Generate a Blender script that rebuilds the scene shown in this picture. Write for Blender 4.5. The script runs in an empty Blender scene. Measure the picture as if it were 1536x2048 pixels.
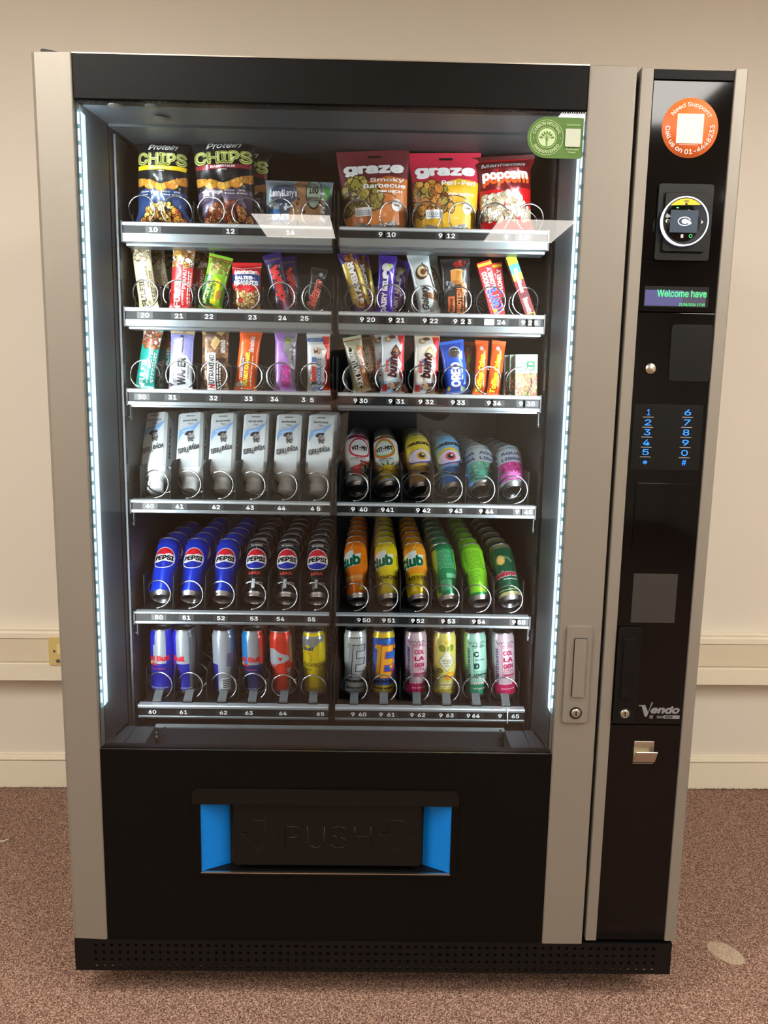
import bpy, math, random
from mathutils import Vector, Matrix
from mathutils.geometry import tessellate_polygon

# ---------------------------------------------------------------- camera
F_PX, CX, CY, CZ = 1539.49, 0.60614, -1.44021, 1.2600
YAW, PITCH, ROLL = 0.014704, -0.154009, 0.018338
_f = Vector((math.sin(YAW)*math.cos(PITCH), math.cos(YAW)*math.cos(PITCH), math.sin(PITCH)))
_r0 = Vector((math.cos(YAW), -math.sin(YAW), 0)); _u0 = _r0.cross(_f)
_r = _r0*math.cos(ROLL)+_u0*math.sin(ROLL); _u = _u0*math.cos(ROLL)-_r0*math.sin(ROLL)
cam_data = bpy.data.cameras.new('camera'); cam = bpy.data.objects.new('camera', cam_data)
cam_data.sensor_fit = 'VERTICAL'; cam_data.sensor_height = 36.0; cam_data.lens = F_PX/2048*36.0
cam_data.clip_start = 0.02
M = Matrix((_r, _u, -_f)).transposed().to_4x4(); M.translation = Vector((CX, CY, CZ)); cam.matrix_world = M
bpy.context.scene.collection.objects.link(cam); bpy.context.scene.camera = cam

def at(px, py, y):
    d = _f + _r*((px-768)/F_PX) - _u*((py-1024)/F_PX)
    t = (y-CY)/d.y
    return CX+t*d.x, CZ+t*d.z

# ---------------------------------------------------------------- world, exposure, lights
sc = bpy.context.scene
sc.view_settings.view_transform = 'Standard'; sc.view_settings.look = 'None'
sc.view_settings.gamma = 1.0; sc.view_settings.use_curve_mapping = False
sc.view_settings.exposure = 0.0
world = bpy.data.worlds.new('world'); sc.world = world; world.use_nodes = True
world.node_tree.nodes['Background'].inputs[0].default_value = (1.0, 0.93, 0.82, 1)
world.node_tree.nodes['Background'].inputs[1].default_value = 0.10
CEIL = 2.6
PANEL_STRENGTH = 21.0
FAR_PANEL_STRENGTH = 10.0
LED_WATT = 10.5

def area_light(name, loc, sx, sy, watt, col, aim):
    l = bpy.data.lights.new(name, 'AREA'); l.shape = 'RECTANGLE'; l.size = sx; l.size_y = sy
    l.energy = watt; l.color = col
    o = bpy.data.objects.new(name, l); o.location = loc
    z = -Vector(aim).normalized(); y = Vector((0, 0, 1)); x = y.cross(z).normalized(); y = z.cross(x)
    o.rotation_euler = Matrix((x, y, z)).transposed().to_euler()
    sc.collection.objects.link(o); return o
# the two LED tapes behind the front jambs of the glass door, facing into the cabinet
area_light('led_tape_light', (0.0800, 0.020, 1.19), 0.010, 1.11, LED_WATT, (0.86, 0.955, 1.0), (0.62, 0.78, 0))
area_light('led_tape_light', (0.9660, 0.020, 1.19), 0.010, 1.11, LED_WATT, (0.86, 0.955, 1.0), (-0.62, 0.78, 0))

# ---------------------------------------------------------------- helpers
def lin(c):
    if isinstance(c, str):
        c = [int(c[i:i+2], 16) for i in (0, 2, 4)]
    else: c = list(c)
    return tuple(((v/255)/12.92 if v/255 <= .04045 else ((v/255+.055)/1.055)**2.4) for v in c)+(1.0,)

MATS = {}
def mat(name, col='808080', rough=.5, metal=0., spec=.5, emit=None, estr=0., attr=False, coat=0., bump=None, noise=None):
    if name in MATS: return MATS[name]
    m = bpy.data.materials.new(name); m.use_nodes = True; nt = m.node_tree; b = nt.nodes['Principled BSDF']
    b.inputs['Base Color'].default_value = lin(col); b.inputs['Roughness'].default_value = rough
    b.inputs['Metallic'].default_value = metal; b.inputs['Specular IOR Level'].default_value = spec
    b.inputs['Coat Weight'].default_value = coat
    if emit: b.inputs['Emission Color'].default_value = lin(emit); b.inputs['Emission Strength'].default_value = estr
    if attr:
        a = nt.nodes.new('ShaderNodeAttribute'); a.attribute_name = 'Col'
        nt.links.new(a.outputs['Color'], b.inputs['Base Color'])
    if bump or noise:
        tc = nt.nodes.new('ShaderNodeTexCoord')
    if bump:
        n = nt.nodes.new('ShaderNodeTexNoise'); n.inputs['Scale'].default_value = bump[0]; n.inputs['Detail'].default_value = 3
        bp = nt.nodes.new('ShaderNodeBump'); bp.inputs['Strength'].default_value = bump[1]; bp.inputs['Distance'].default_value = .001
        nt.links.new(tc.outputs['Object'], n.inputs['Vector']); nt.links.new(n.outputs['Fac'], bp.inputs['Height'])
        nt.links.new(bp.outputs['Normal'], b.inputs['Normal'])
    if noise:
        n = nt.nodes.new('ShaderNodeTexNoise'); n.inputs['Scale'].default_value = noise[0]; n.inputs['Detail'].default_value = 4
        mx = nt.nodes.new('ShaderNodeMix'); mx.data_type = 'RGBA'
        mx.inputs[6].default_value = lin(col); mx.inputs[7].default_value = lin(noise[1])
        nt.links.new(tc.outputs['Object'], n.inputs['Vector']); nt.links.new(n.outputs['Fac'], mx.inputs[0])
        nt.links.new(mx.outputs[2], b.inputs['Base Color'])
    MATS[name] = m; return m

mat('print', attr=True, rough=.38, coat=.3)
mat('foil', attr=True, rough=.30, metal=.25, coat=.3)
mat('can_print', attr=True, rough=.27, metal=.45)
mat('card', attr=True, rough=.6)
mat('plain', attr=True, rough=.5)
mat('alu', 'd8dade', rough=.28, metal=1.)
mat('rail_alu', 'cdd2d5', rough=.33, metal=.75)
mat('rail_low', '868c8f', rough=.38, metal=.85)  # rail aluminium darkened to match the dimmer lower lip and beam
mat('dome', '7c8084', rough=.32, metal=1.)  # can aluminium darkened: the hollow base's dark reflection put into the colour
mat('wire', 'c4c6c8', rough=.25, metal=1.)
mat('silver', '8b857b', rough=.45, metal=.45, bump=(1400, .25))
mat('black_door', '080706', rough=.42, spec=.13, bump=(900, .3))
mat('gloss_black', '030304', rough=.06, spec=.32)
mat('satin_black', '080808', rough=.4, spec=.25)
mat('black_plastic', '0a0a09', rough=.33, spec=.28)
mat('void', '050505', rough=.9)
mat('inner_metal', '202529', rough=.5, metal=.15)
mat('inner_dark', '24211f', rough=.55)
mat('tray', '0d0d0d', rough=.55, spec=.25)
mat('divider', '0f0f0f', rough=.65, spec=.2)
mat('bracket_metal', '62686b', rough=.45, metal=.6)
mat('clip_metal', '55585a', rough=.4, metal=.3)
mat('blue', '0074cc', rough=.5, spec=.25)
mat('white_plastic', 'e8e8e4', rough=.35)
mat('galv', '9aa1a3', rough=.4, metal=.8)
mat('steel', 'c9c2b2', rough=.3, metal=1.)
mat('led', '6a8088', rough=.5, emit=(176, 226, 244), estr=.50)
mat('led_dot', 'ffffff', rough=.5, emit=(215, 240, 250), estr=1.3)
mat('blue_glow', '1030ff', emit=(40, 150, 255), estr=1.6)
mat('green_glow', '20c060', emit=(80, 235, 130), estr=1.1)
mat('lilac_screen', '303040', rough=.25, emit=(100, 98, 165), estr=.62)
mat('grey_screen', '283038', rough=.2, emit=(62, 76, 90), estr=.8)
mat('white_glow', 'ffffff', emit=(225, 232, 255), estr=.75)

# transparent film / glass
def glassmat(name, tint, ior=1.5, extra=0.0):
    m = bpy.data.materials.new(name); m.use_nodes = True; nt = m.node_tree; nt.nodes.clear()
    o = nt.nodes.new('ShaderNodeOutputMaterial'); mx = nt.nodes.new('ShaderNodeMixShader')
    t = nt.nodes.new('ShaderNodeBsdfTransparent'); g = nt.nodes.new('ShaderNodeBsdfGlossy'); fr = nt.nodes.new('ShaderNodeFresnel')
    t.inputs[0].default_value = tint; g.inputs['Roughness'].default_value = 0.0; fr.inputs[0].default_value = ior
    nt.links.new(fr.outputs[0], mx.inputs[0]); nt.links.new(t.outputs[0], mx.inputs[1]); nt.links.new(g.outputs[0], mx.inputs[2])
    nt.links.new(mx.outputs[0], o.inputs[0]); MATS[name] = m
glassmat('glass', (.97, .98, .98, 1), 1.5)
glassmat('clear_plastic', (.86, .88, .88, 1), 1.45)

class MB:
    """collects polygons, each with a material and a colour, and links them as one mesh object"""
    def __init__(s): s.v = []; s.f = []; s.m = []; s.c = []; s.sm = []
    def add(s, vs, fs, m='plain', col=(128, 128, 128), smooth=False):
        n = len(s.v); s.v += [tuple(v) for v in vs]; c = lin(col)
        for f in fs: s.f.append(tuple(n+i for i in f)); s.m.append(m); s.c.append(c); s.sm.append(smooth)
    def box(s, x0, x1, y0, y1, z0, z1, m='plain', col=(128, 128, 128)):
        s.add([(x0,y0,z0),(x1,y0,z0),(x1,y1,z0),(x0,y1,z0),(x0,y0,z1),(x1,y0,z1),(x1,y1,z1),(x0,y1,z1)],
              [(0,3,2,1),(4,5,6,7),(0,1,5,4),(1,2,6,5),(2,3,7,6),(3,0,4,7)], m, col)
    def prism(s, pts, y0, y1, m='plain', col=(128,128,128), axis='y', smooth=False):
        """pts: 2D outline, (x, z) extruded along y; or (y, z) extruded along x for axis x; (x, y) along z"""
        n = len(pts)
        P = (lambda p, h: (p[0], h, p[1])) if axis == 'y' else ((lambda p, h: (h, p[0], p[1])) if axis == 'x' else (lambda p, h: (p[0], p[1], h)))
        vs = [P(p, y0) for p in pts]+[P(p, y1) for p in pts]
        tris = tessellate_polygon([[Vector((p[0], p[1], 0)) for p in pts]])
        area = sum(pts[i][0]*pts[(i+1) % n][1]-pts[(i+1) % n][0]*pts[i][1] for i in range(n))
        fl = area < 0
        caps = []
        for t in tris:
            a, b, c = t
            ar = (pts[b][0]-pts[a][0])*(pts[c][1]-pts[a][1])-(pts[c][0]-pts[a][0])*(pts[b][1]-pts[a][1])
            if ar < 0: a, b, c = a, c, b
            if axis == 'y': caps += [(a, b, c), (c+n, b+n, a+n)]
            else: caps += [(c, b, a), (a+n, b+n, c+n)]
        sides = []
        for i in range(n):
            j = (i+1) % n
            q = (i, i+n, j+n, j) if axis == 'y' else (i, j, j+n, i+n)
            sides.append(tuple(reversed(q)) if fl else q)
        s.add(vs, caps+sides, m, col, smooth)
    def lathe(s, prof, center=(0,0,0), axis='z', seg=24, m='alu', col=(200,200,200), smooth=True, cap=False):
        """prof: (radius, height) pairs"""
        vs = []; fs = []
        for r, h in prof:
            for k in range(seg):
                a = 2*math.pi*k/seg; c, d = r*math.cos(a), r*math.sin(a)
                p = (c, d, h) if axis == 'z' else ((c, h, d) if axis == 'y' else (h, c, d))
                vs.append((p[0]+center[0], p[1]+center[1], p[2]+center[2]))
        for i in range(len(prof)-1):
            for k in range(seg):
                a, b = i*seg+k, i*seg+(k+1) % seg
                q = (a, b, b+seg, a+seg)
                fs.append(tuple(reversed(q)) if axis == 'y' else q)
        if cap:
            fs.append(tuple(range(seg))); fs.append(tuple(range((len(prof)-1)*seg, len(prof)*seg)))
        s.add(vs, fs, m, col, smooth)
    def tube(s, pts, r, seg=6, m='wire', col=(200,200,200), closed=False):
        n = len(pts); vs = []; fs = []; P = [Vector(p) for p in pts]; up = None
        for i in range(n):
            d = (P[(i+1) % n]-P[i-1]) if (closed or 0 < i < n-1) else (P[1]-P[0] if i == 0 else P[-1]-P[-2])
            d.normalize()
            if up is None: up = d.orthogonal().normalized()
            up = (up-d*up.dot(d)).normalized(); w = d.cross(up)
            for k in range(seg):
                a = 2*math.pi*k/seg; q = P[i]+(up*math.cos(a)+w*math.sin(a))*r; vs.append(tuple(q))
        for i in range(n if closed else n-1):
            j = (i+1) % n
            for k in range(seg): fs.append((i*seg+k, i*seg+(k+1) % seg, j*seg+(k+1) % seg, j*seg+k))
        if not closed: fs.append(tuple(reversed(range(seg)))); fs.append(tuple(range((n-1)*seg, n*seg)))
        s.add(vs, fs, m, col, True)
    def mesh(s, name):
        me = bpy.data.meshes.new(name); me.from_pydata(s.v, [], s.f)
        names = []
        for x in s.m:
            if x not in names: names.append(x); me.materials.append(MATS[x])
        me.polygons.foreach_set('material_index', [names.index(x) for x in s.m])
        me.polygons.foreach_set('use_smooth', s.sm)
        ca = me.color_attributes.new('Col', 'FLOAT_COLOR', 'CORNER'); buf = []
        for f, c in zip(s.f, s.c): buf += list(c)*len(f)
        ca.data.foreach_set('color', buf); me.update(); return me
    def build(s, name, parent=None, loc=None, bevel=0, rot=None):
        o = bpy.data.objects.new(name, s.mesh(name)); sc.collection.objects.link(o)
        if loc: o.location = loc
        if rot: o.rotation_euler = rot
        if parent: o.parent = parent
        if bevel:
            b = o.modifiers.new('b', 'BEVEL'); b.width = bevel; b.segments = 2; b.limit_method = 'ANGLE'
        return o

def tag(o, label=None, cat=None, group=None, kind=None):
    if label: o['label'] = label
    if cat: o['category'] = cat
    if group: o['group'] = group
    if kind: o['kind'] = kind
    return o
def empty(name, loc=(0,0,0), rot=(0,0,0)):
    o = bpy.data.objects.new(name, None); o.location = loc; o.rotation_euler = rot; o.empty_display_size = .02
    sc.collection.objects.link(o); return o
def copy_tree(o, parent=None):
    c = o.copy(); sc.collection.objects.link(c); c.parent = parent
    for ch in list(o.children): copy_tree(ch, c)
    return c
def rrect(x0, x1, z0, z1, r, n=5, corners=(1,1,1,1)):
    """rounded rectangle outline, corners bl br tr tl"""
    out = []
    for (cx, cz, a0, sx, sz, on) in ((x0, z0, 180, 1, 1, corners[0]), (x1, z0, 270, -1, 1, corners[1]), (x1, z1, 0, -1, -1, corners[2]), (x0, z1, 90, 1, -1, corners[3])):
        if not on: out.append((cx, cz)); continue
        for k in range(n+1):
            a = math.radians(a0+90*k/n); out.append((cx+sx*r+r*math.cos(a), cz+sz*r+r*math.sin(a)))
    return out

# ---------------------------------------------------------------- text outlines
_tc = {}
FONT = None
try:            # Blender's own interface typeface, else its built-in one
    import os
    FONT = bpy.data.fonts.load(os.path.join(bpy.utils.system_resource('DATAFILES', path='fonts'), 'Inter.woff2'))
except Exception: FONT = None
def ttris(s, bold=0., shear=0.):
    k = (s, bold, shear)
    if k in _tc: return _tc[k]
    bold = max(0., min(.05, bold))
    cu = bpy.data.curves.new('t', 'FONT'); cu.body = s
    if FONT: cu.font = FONT
    cu.align_x = 'CENTER'; cu.shear = shear; cu.resolution_u = 3
    o = bpy.data.objects.new('t', cu); me = o.to_mesh()
    vs = [(v.co.x, v.co.y) for v in me.vertices]; fs = [tuple(p.vertices) for p in me.polygons]
    o.to_mesh_clear(); bpy.data.objects.remove(o); bpy.data.curves.remove(cu)
    if not vs: vs = [(0, 0), (.01, 0), (0, .01)]; fs = [(0, 1, 2)]
    x0 = min(v[0] for v in vs)-bold; x1 = max(v[0] for v in vs)+bold; y0 = min(v[1] for v in vs)-bold; y1 = max(v[1] for v in vs)+bold
    base = vs; vs = []      # heavier strokes: the outline stacked round a small circle, each copy a hair above the last
    for k in range(6 if bold > .004 else 1):
        dx, dy = (bold*math.cos(k*math.pi/3), bold*math.sin(k*math.pi/3)) if bold > .004 else (0, 0)
        vs.append([((v[0]+dx-(x0+x1)/2)/max(x1-x0, 1e-6), (v[1]+dy-(y0+y1)/2)/max(y1-y0, 1e-6)) for v in base])
    _tc[k] = (vs, fs, (x1-x0)/max(y1-y0, 1e-6)); return _tc[k]

class Paint:
    """flat print laid out in (u, v) metres, then laid on a surface function"""
    def __init__(s): s.items = []; s.layer = 0
    def _a(s, vs, fs, col, m=None, sub=0.):
        if not sub: s.layer += 1
        s.items.append((vs, fs, col, s.layer+sub, m))
    def poly(s, pts, col, m=None):
        s._a(list(pts), [tuple(t) for t in tessellate_polygon([[Vector((p[0], p[1], 0)) for p in pts]])], col, m)
    def rect(s, u0, v0, u1, v1, col, m=None, rot=0):
        pts = [(u0, v0), (u1, v0), (u1, v1), (u0, v1)]
        if rot: pts = s._rot(pts, (u0+u1)/2, (v0+v1)/2, rot)
        s.poly(pts, col, m)
    def rrect(s, u0, v0, u1, v1, r, col, m=None): s.poly(rrect(u0, u1, v0, v1, r, 4), col, m)
    def _rot(s, pts, cu, cv, deg):
        a = math.radians(deg); c, d = math.cos(a), math.sin(a)
        return [(cu+(u-cu)*c-(v-cv)*d, cv+(u-cu)*d+(v-cv)*c) for u, v in pts]
    def ell(s, cu, cv, ru, rv, col, n=20, rot=0, m=None):
        s.poly(s._rot([(cu+ru*math.cos(2*math.pi*k/n), cv+rv*math.sin(2*math.pi*k/n)) for k in range(n)], cu, cv, rot), col, m)
    def ring(s, cu, cv, ru, rv, w, col, n=28, a0=0, a1=360, rot=0, m=None):
        vs = []; fs = []
        for k in range(n+1):
            a = math.radians(a0+(a1-a0)*k/n)
            vs += [(cu+ru*math.cos(a), cv+rv*math.sin(a)), (cu+(ru-w)*math.cos(a), cv+(rv-w)*math.sin(a))]
        for k in range(n): i = 2*k; fs += [(i, i+1, i+3), (i, i+3, i+2)]
        s._a(s._rot(vs, cu, cv, rot), fs, col, m)
    def txt(s, t, cu, cv, w, h, col, rot=0, bold=.02, shear=0., m=None):
        """fitted into w x h; w None keeps the letters' own proportions"""
        vs, fs, asp = ttris(t, bold, shear)
        if w is None: w = h*asp
        for k, c in enumerate(vs): s._a(s._rot([(cu+x*w, cv+y*h) for x, y in c], cu, cv, rot), fs, col, m, k*.14)
    def arc(s, t, cu, cv, R, h, span, mid, col, bold=.02, inside=False, m=None):
        """text bent on a circle; span degrees, mid direction degrees (90 = top)"""
        vs, fs, asp = ttris(t, bold, 0)
        for k, c in enumerate(vs):
            out = []
            for x, y in c:
                if not inside: a = math.radians(mid-x*span); r = R+y*h
                else: a = math.radians(mid+x*span); r = R-y*h
                out.append((cu+r*math.cos(a), cv+r*math.sin(a)))
            s._a(out, fs, col, m, k*.14)
    def line(s, pts, w, col):
        vs = []; fs = []
        for i, p in enumerate(pts):
            a = pts[max(i-1, 0)]; b = pts[min(i+1, len(pts)-1)]
            dx, dy = b[0]-a[0], b[1]-a[1]; L = math.hypot(dx, dy) or 1
            vs += [(p[0]-dy/L*w/2, p[1]+dx/L*w/2), (p[0]+dy/L*w/2, p[1]-dx/L*w/2)]
        for i in range(len(pts)-1): k = 2*i; fs += [(k, k+1, k+3), (k, k+3, k+2)]
        s._a(vs, fs, col)
    def blobs(s, u0, v0, u1, v1, n, r, cols, seed=1, inside=None, edge=None):
        R = random.Random(seed); per = {}
        for i in range(n):
            for _ in range(20):
                u, v = R.uniform(u0, u1), R.uniform(v0, v1)
                if inside is None or inside(u, v): break
            c = R.choice(cols); k = R.uniform(.6, 1.2); a = R.uniform(0, 180)
            pts = [(u+r*k*math.cos(t*math.pi/4)*(1+.25*R.random()), v+r*k*.8*math.sin(t*math.pi/4)*(1+.25*R.random())) for t in range(8)]
            pts = s._rot(pts, u, v, a); lay = 1+i % 5
            if edge: s.items.append(([(u+(p-u)*1.25, v+(q-v)*1.25) for p, q in pts], [(0, j, j+1) for j in range(1, 7)], edge, s.layer+lay*.5-.25, None))
            s.items.append((pts, [(0, j, j+1) for j in range(1, 7)], c, s.layer+lay*.5, None))
        s.layer += 4
    def lay(s, mb, S, m, L=.005, off=.00025, step=.00008, clip=None):
        for vs, fs, col, layer, mm in s.items:
            V = list(vs); T = []
            st = [(a, b, c, 0) for a, b, c in fs]
            mid = {}
            while st:
                a, b, c, d = st.pop()
                e = [(math.hypot(V[p][0]-V[q][0], V[p][1]-V[q][1]), p, q, r) for p, q, r in ((a, b, c), (b, c, a), (c, a, b))]
                w, p, q, r = max(e)
                if w > L and d < 14:
                    key = (min(p, q), max(p, q))
                    if key not in mid: mid[key] = len(V); V.append(((V[p][0]+V[q][0])/2, (V[p][1]+V[q][1])/2))
                    k = mid[key]; st += [(p, k, r, d+1), (k, q, r, d+1)]
                else: T.append((a, b, c))
            if clip:
                V = [clip(u, v) for u, v in V]
                T = [t for t in T if abs((V[t[1]][0]-V[t[0]][0])*(V[t[2]][1]-V[t[0]][1])-(V[t[2]][0]-V[t[0]][0])*(V[t[1]][1]-V[t[0]][1])) > 1e-9]
            o = off+step*layer
            P = [S(u, v, o) for u, v in V]; F = []
            for a, b, c in T:
                ar = (V[b][0]-V[a][0])*(V[c][1]-V[a][1])-(V[c][0]-V[a][0])*(V[b][1]-V[a][1])
                F.append((a, b, c) if ar > 0 else (a, c, b))
            mb.add(P, F, mm or m, col, False)

# ================================================================= THE SETTING
exec_structure = True
def wall_y(x): return 0.877+0.0170*x      # the wall behind runs a degree off the machine's front
def slab(mb, x0, x1, dy0, dy1, z0, z1, m='plain', col=(128,128,128)):
    """a box that follows the back wall; dy measured off the wall towards the room (negative = in front)"""
    vs = []
    for z in (z0, z1):
        vs += [(x0, wall_y(x0)+dy0, z), (x1, wall_y(x1)+dy0, z), (x1, wall_y(x1)+dy1, z), (x0, wall_y(x0)+dy1, z)]
    mb.add(vs, [(0,3,2,1),(4,5,6,7),(0,1,5,4),(1,2,6,5),(2,3,7,6),(3,0,4,7)], m, col)

mat('wall_paint', 'd5ccbc', rough=.55, bump=(60, .12), noise=(1.3, 'd9d1c3'))
mat('trim_paint', 'e0d7c2', rough=.4, bump=(50, .05))
mat('trunk_paint', 'd2c6ae', rough=.45)
mat('ceiling_paint', 'cfc8ba', rough=.8)
mat('panel_glow', 'ffffff', emit=(255, 250, 242), estr=PANEL_STRENGTH)
mat('far_panel_glow', 'ffffff', emit=(255, 246, 234), estr=FAR_PANEL_STRENGTH)
X0, X1, YB = -2.6, 3.6, -6.4
b = MB(); slab(b, X0, X1, 0, .12, -.02, CEIL, 'wall_paint'); o = b.build('wall_back'); tag(o, kind='structure')
b = MB(); b.box(X0, X1, YB-.1, YB, -.02, CEIL, 'wall_paint'); tag(b.build('wall_front'), kind='structure')
b = MB(); b.box(X0-.1, X0, YB, .95, -.02, CEIL, 'wall_paint'); tag(b.build('wall_left'), kind='structure')
b = MB(); b.box(X1, X1+.1, YB, .95, -.02, CEIL, 'wall_paint'); tag(b.build('wall_right'), kind='structure')
b = MB(); b.box(X0, X1, YB, .95, CEIL, CEIL+.05, 'ceiling_paint'); tag(b.build('ceiling'), kind='structure')

# carpet
m = bpy.data.materials.new('carpet'); m.use_nodes = True; nt = m.node_tree; bs = nt.nodes['Principled BSDF']; bs.inputs['Roughness'].default_value = .95
bs.inputs['Specular IOR Level'].default_value = .1
tc = nt.nodes.new('ShaderNodeTexCoord')
vo = nt.nodes.new('ShaderNodeTexVoronoi'); vo.inputs['Scale'].default_value = 470
n1 = nt.nodes.new('ShaderNodeTexNoise'); n1.inputs['Scale'].default_value = 330; n1.inputs['Detail'].default_value = 3
n2 = nt.nodes.new('ShaderNodeTexNoise'); n2.inputs['Scale'].default_value = 6
for n in (vo, n1, n2): nt.links.new(tc.outputs['Object'], n.inputs['Vector'])
sep = nt.nodes.new('ShaderNodeSeparateColor'); nt.links.new(vo.outputs['Color'], sep.inputs[0])
mm = nt.nodes.new('ShaderNodeMath'); mm.operation = 'MULTIPLY_ADD'; mm.inputs[1].default_value = .45
nt.links.new(sep.outputs[0], mm.inputs[0]); ma = nt.nodes.new('ShaderNodeMath'); ma.operation = 'MULTIPLY'; ma.inputs[1].default_value = .62
nt.links.new(n1.outputs['Fac'], ma.inputs[0]); nt.links.new(ma.outputs[0], mm.inputs[2])
cr = nt.nodes.new('ShaderNodeValToRGB'); nt.links.new(mm.outputs[0], cr.inputs[0])
els = cr.color_ramp.elements; els[0].position = .28; els[0].color = lin('422c26'); els[1].position = .78; els[1].color = lin('c2a28e')
e = els.new(.45); e.color = lin('705548'); e = els.new(.6); e.color = lin('8e7061')
# the pale oval worn patch
geo = nt.nodes.new('ShaderNodeNewGeometry'); mp = nt.nodes.new('ShaderNodeMapping'); mp.vector_type = 'TEXTURE'
nt.links.new(geo.outputs['Position'], mp.inputs[0])
STX, STY = 1.4345, 0.1455
mp.inputs['Location'].default_value = (STX, STY, 0); mp.inputs['Rotation'].default_value = (0, 0, -.9); mp.inputs['Scale'].default_value = (.043, .030, 1)
ln = nt.nodes.new('ShaderNodeVectorMath'); ln.operation = 'LENGTH'; nt.links.new(mp.outputs[0], ln.inputs[0])
lt = nt.nodes.new('ShaderNodeMapRange'); lt.inputs[1].default_value = 1.05; lt.inputs[2].default_value = .92; nt.links.new(ln.outputs['Value'], lt.inputs[0])
mfac = nt.nodes.new('ShaderNodeMath'); mfac.operation = 'MULTIPLY'; mfac.inputs[1].default_value = .42; nt.links.new(lt.outputs[0], mfac.inputs[0])
mx = nt.nodes.new('ShaderNodeMix'); mx.data_type = 'RGBA'; mx.inputs[7].default_value = lin('d2c2a8')
nt.links.new(mfac.outputs[0], mx.inputs[0]); nt.links.new(cr.outputs[0], mx.inputs[6]); nt.links.new(mx.outputs[2], bs.inputs['Base Color'])
bp = nt.nodes.new('ShaderNodeBump'); bp.inputs['Strength'].default_value = .8; bp.inputs['Distance'].default_value = .003
nt.links.new(mm.outputs[0], bp.inputs['Height']); nt.links.new(bp.outputs['Normal'], bs.inputs['Normal'])
MATS['carpet'] = m
b = MB(); b.add([(X0, YB, 0), (X1, YB, 0), (X1, .95, 0), (X0, .95, 0), (X0, YB, -.05), (X1, YB, -.05), (X1, .95, -.05), (X0, .95, -.05)],
                [(0,1,2,3), (7,6,5,4), (0,4,5,1), (1,5,6,2), (2,6,7,3), (3,7,4,0)], 'carpet')
tag(b.build('floor'), kind='structure')
# the ragged pile edge where the carpet meets the skirting
b = MB(); R = random.Random(5)
for i in range(1500):
    x = X0+.8+i*.0028+R.uniform(-.001, .001); y = wall_y(x)-.018; h = R.uniform(.003, .008); w = .0022
    b.add([(x-w, y, 0), (x+w, y-.001, 0), (x+R.uniform(-w, w), y-.002, h)], [(0, 1, 2)], 'plain', R.choice([(110, 84, 74), (140, 110, 97), (84, 60, 52), (165, 135, 118)]))
tag(b.build('carpet_pile'), 'brown carpet tufts standing up along the foot of the skirting board', 'carpet', kind='stuff')

b = MB(); b.tube([(-.425, .556, .002), (-.418, .552, .006), (-.412, .555, .003), (-.405, .561, .004), (-.400, .563, .002)], .0012, 5, 'plain', (225, 215, 195)); b.tube([(-.420, .549, .002), (-.411, .550, .004), (-.405, .556, .003)], .0008, 5, 'plain', (225, 215, 195))
tag(b.build('lint'), 'wisp of white lint on the carpet left of the vending machine', 'lint')

# skirting board
b = MB(); slab(b, X0, X1, -.016, 0, 0, .092, 'trim_paint'); slab(b, X0, X1, -.013, 0, .092, .0945, 'trim_paint')
slab(b, X0, X1, -.019, 0, .0945, .101, 'trim_paint'); slab(b, X0, X1, -.012, 0, .101, .108, 'trim_paint'); slab(b, X0, X1, -.008, 0, .108, .113, 'trim_paint')
tag(b.build('baseboard_back', bevel=.0012), kind='structure')
# dado trunking: three stacked covers on a back box
tr = empty('trim_1'); tag(tr, kind='structure')
b = MB(); slab(b, X0, X1, -.040, 0, .372, .528, 'trunk_paint'); b.build('trunking_box', tr)
b = MB()
vs = []
for x in (X0, X1):
    w = wall_y(x); vs += [(x, w, .5300), (x, w-.030, .5300), (x, w-.047, .5187), (x, w-.047, .5030), (x, w, .5030)]
b.add(vs, [(0,1,6,5), (1,2,7,6), (2,3,8,7), (3,4,9,8)], 'trim_paint'); b.build('trunking_cover', tr)
b = MB(); slab(b, X0, X1, -.044, -.03, .4285, .5005, 'trunk_paint'); b.build('trunking_cover', tr, bevel=.001)
b = MB(); slab(b, X0, X1, -.052, -.03, .3700, .4250, 'trim_paint'); b.build('trunking_cover', tr, bevel=.002)

# power socket on the trunking, mostly behind the machine
so = empty('power_socket', (-.338, wall_y(-.338)-.046, .464))
tag(so, 'yellowed plastic power socket on the wall trunking left of the vending machine', 'socket')
b = MB(); b.prism(rrect(-.033, .113, -.042, .044, .004), -.010, 0, 'plain', (205, 180, 115)); b.build('faceplate', so, bevel=.002)
b = MB(); b.prism(rrect(-.006, .010, -.006, .024, .002), -.014, -.010, 'plain', (225, 205, 150)); b.build('switch', so, bevel=.001)
b = MB(); b.lathe([(0, -.0116), (.0035, -.0112), (.0038, -.0100)], (-.0155, 0, .002), 'y', 12, 'plain', (70, 60, 45)); b.build('screw', so)
b = MB(); b.box(-.011, .000, -.0108, -.0100, -.034, -.024, 'plain', (72, 78, 92)); b.build('blue_mark', so)

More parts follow.
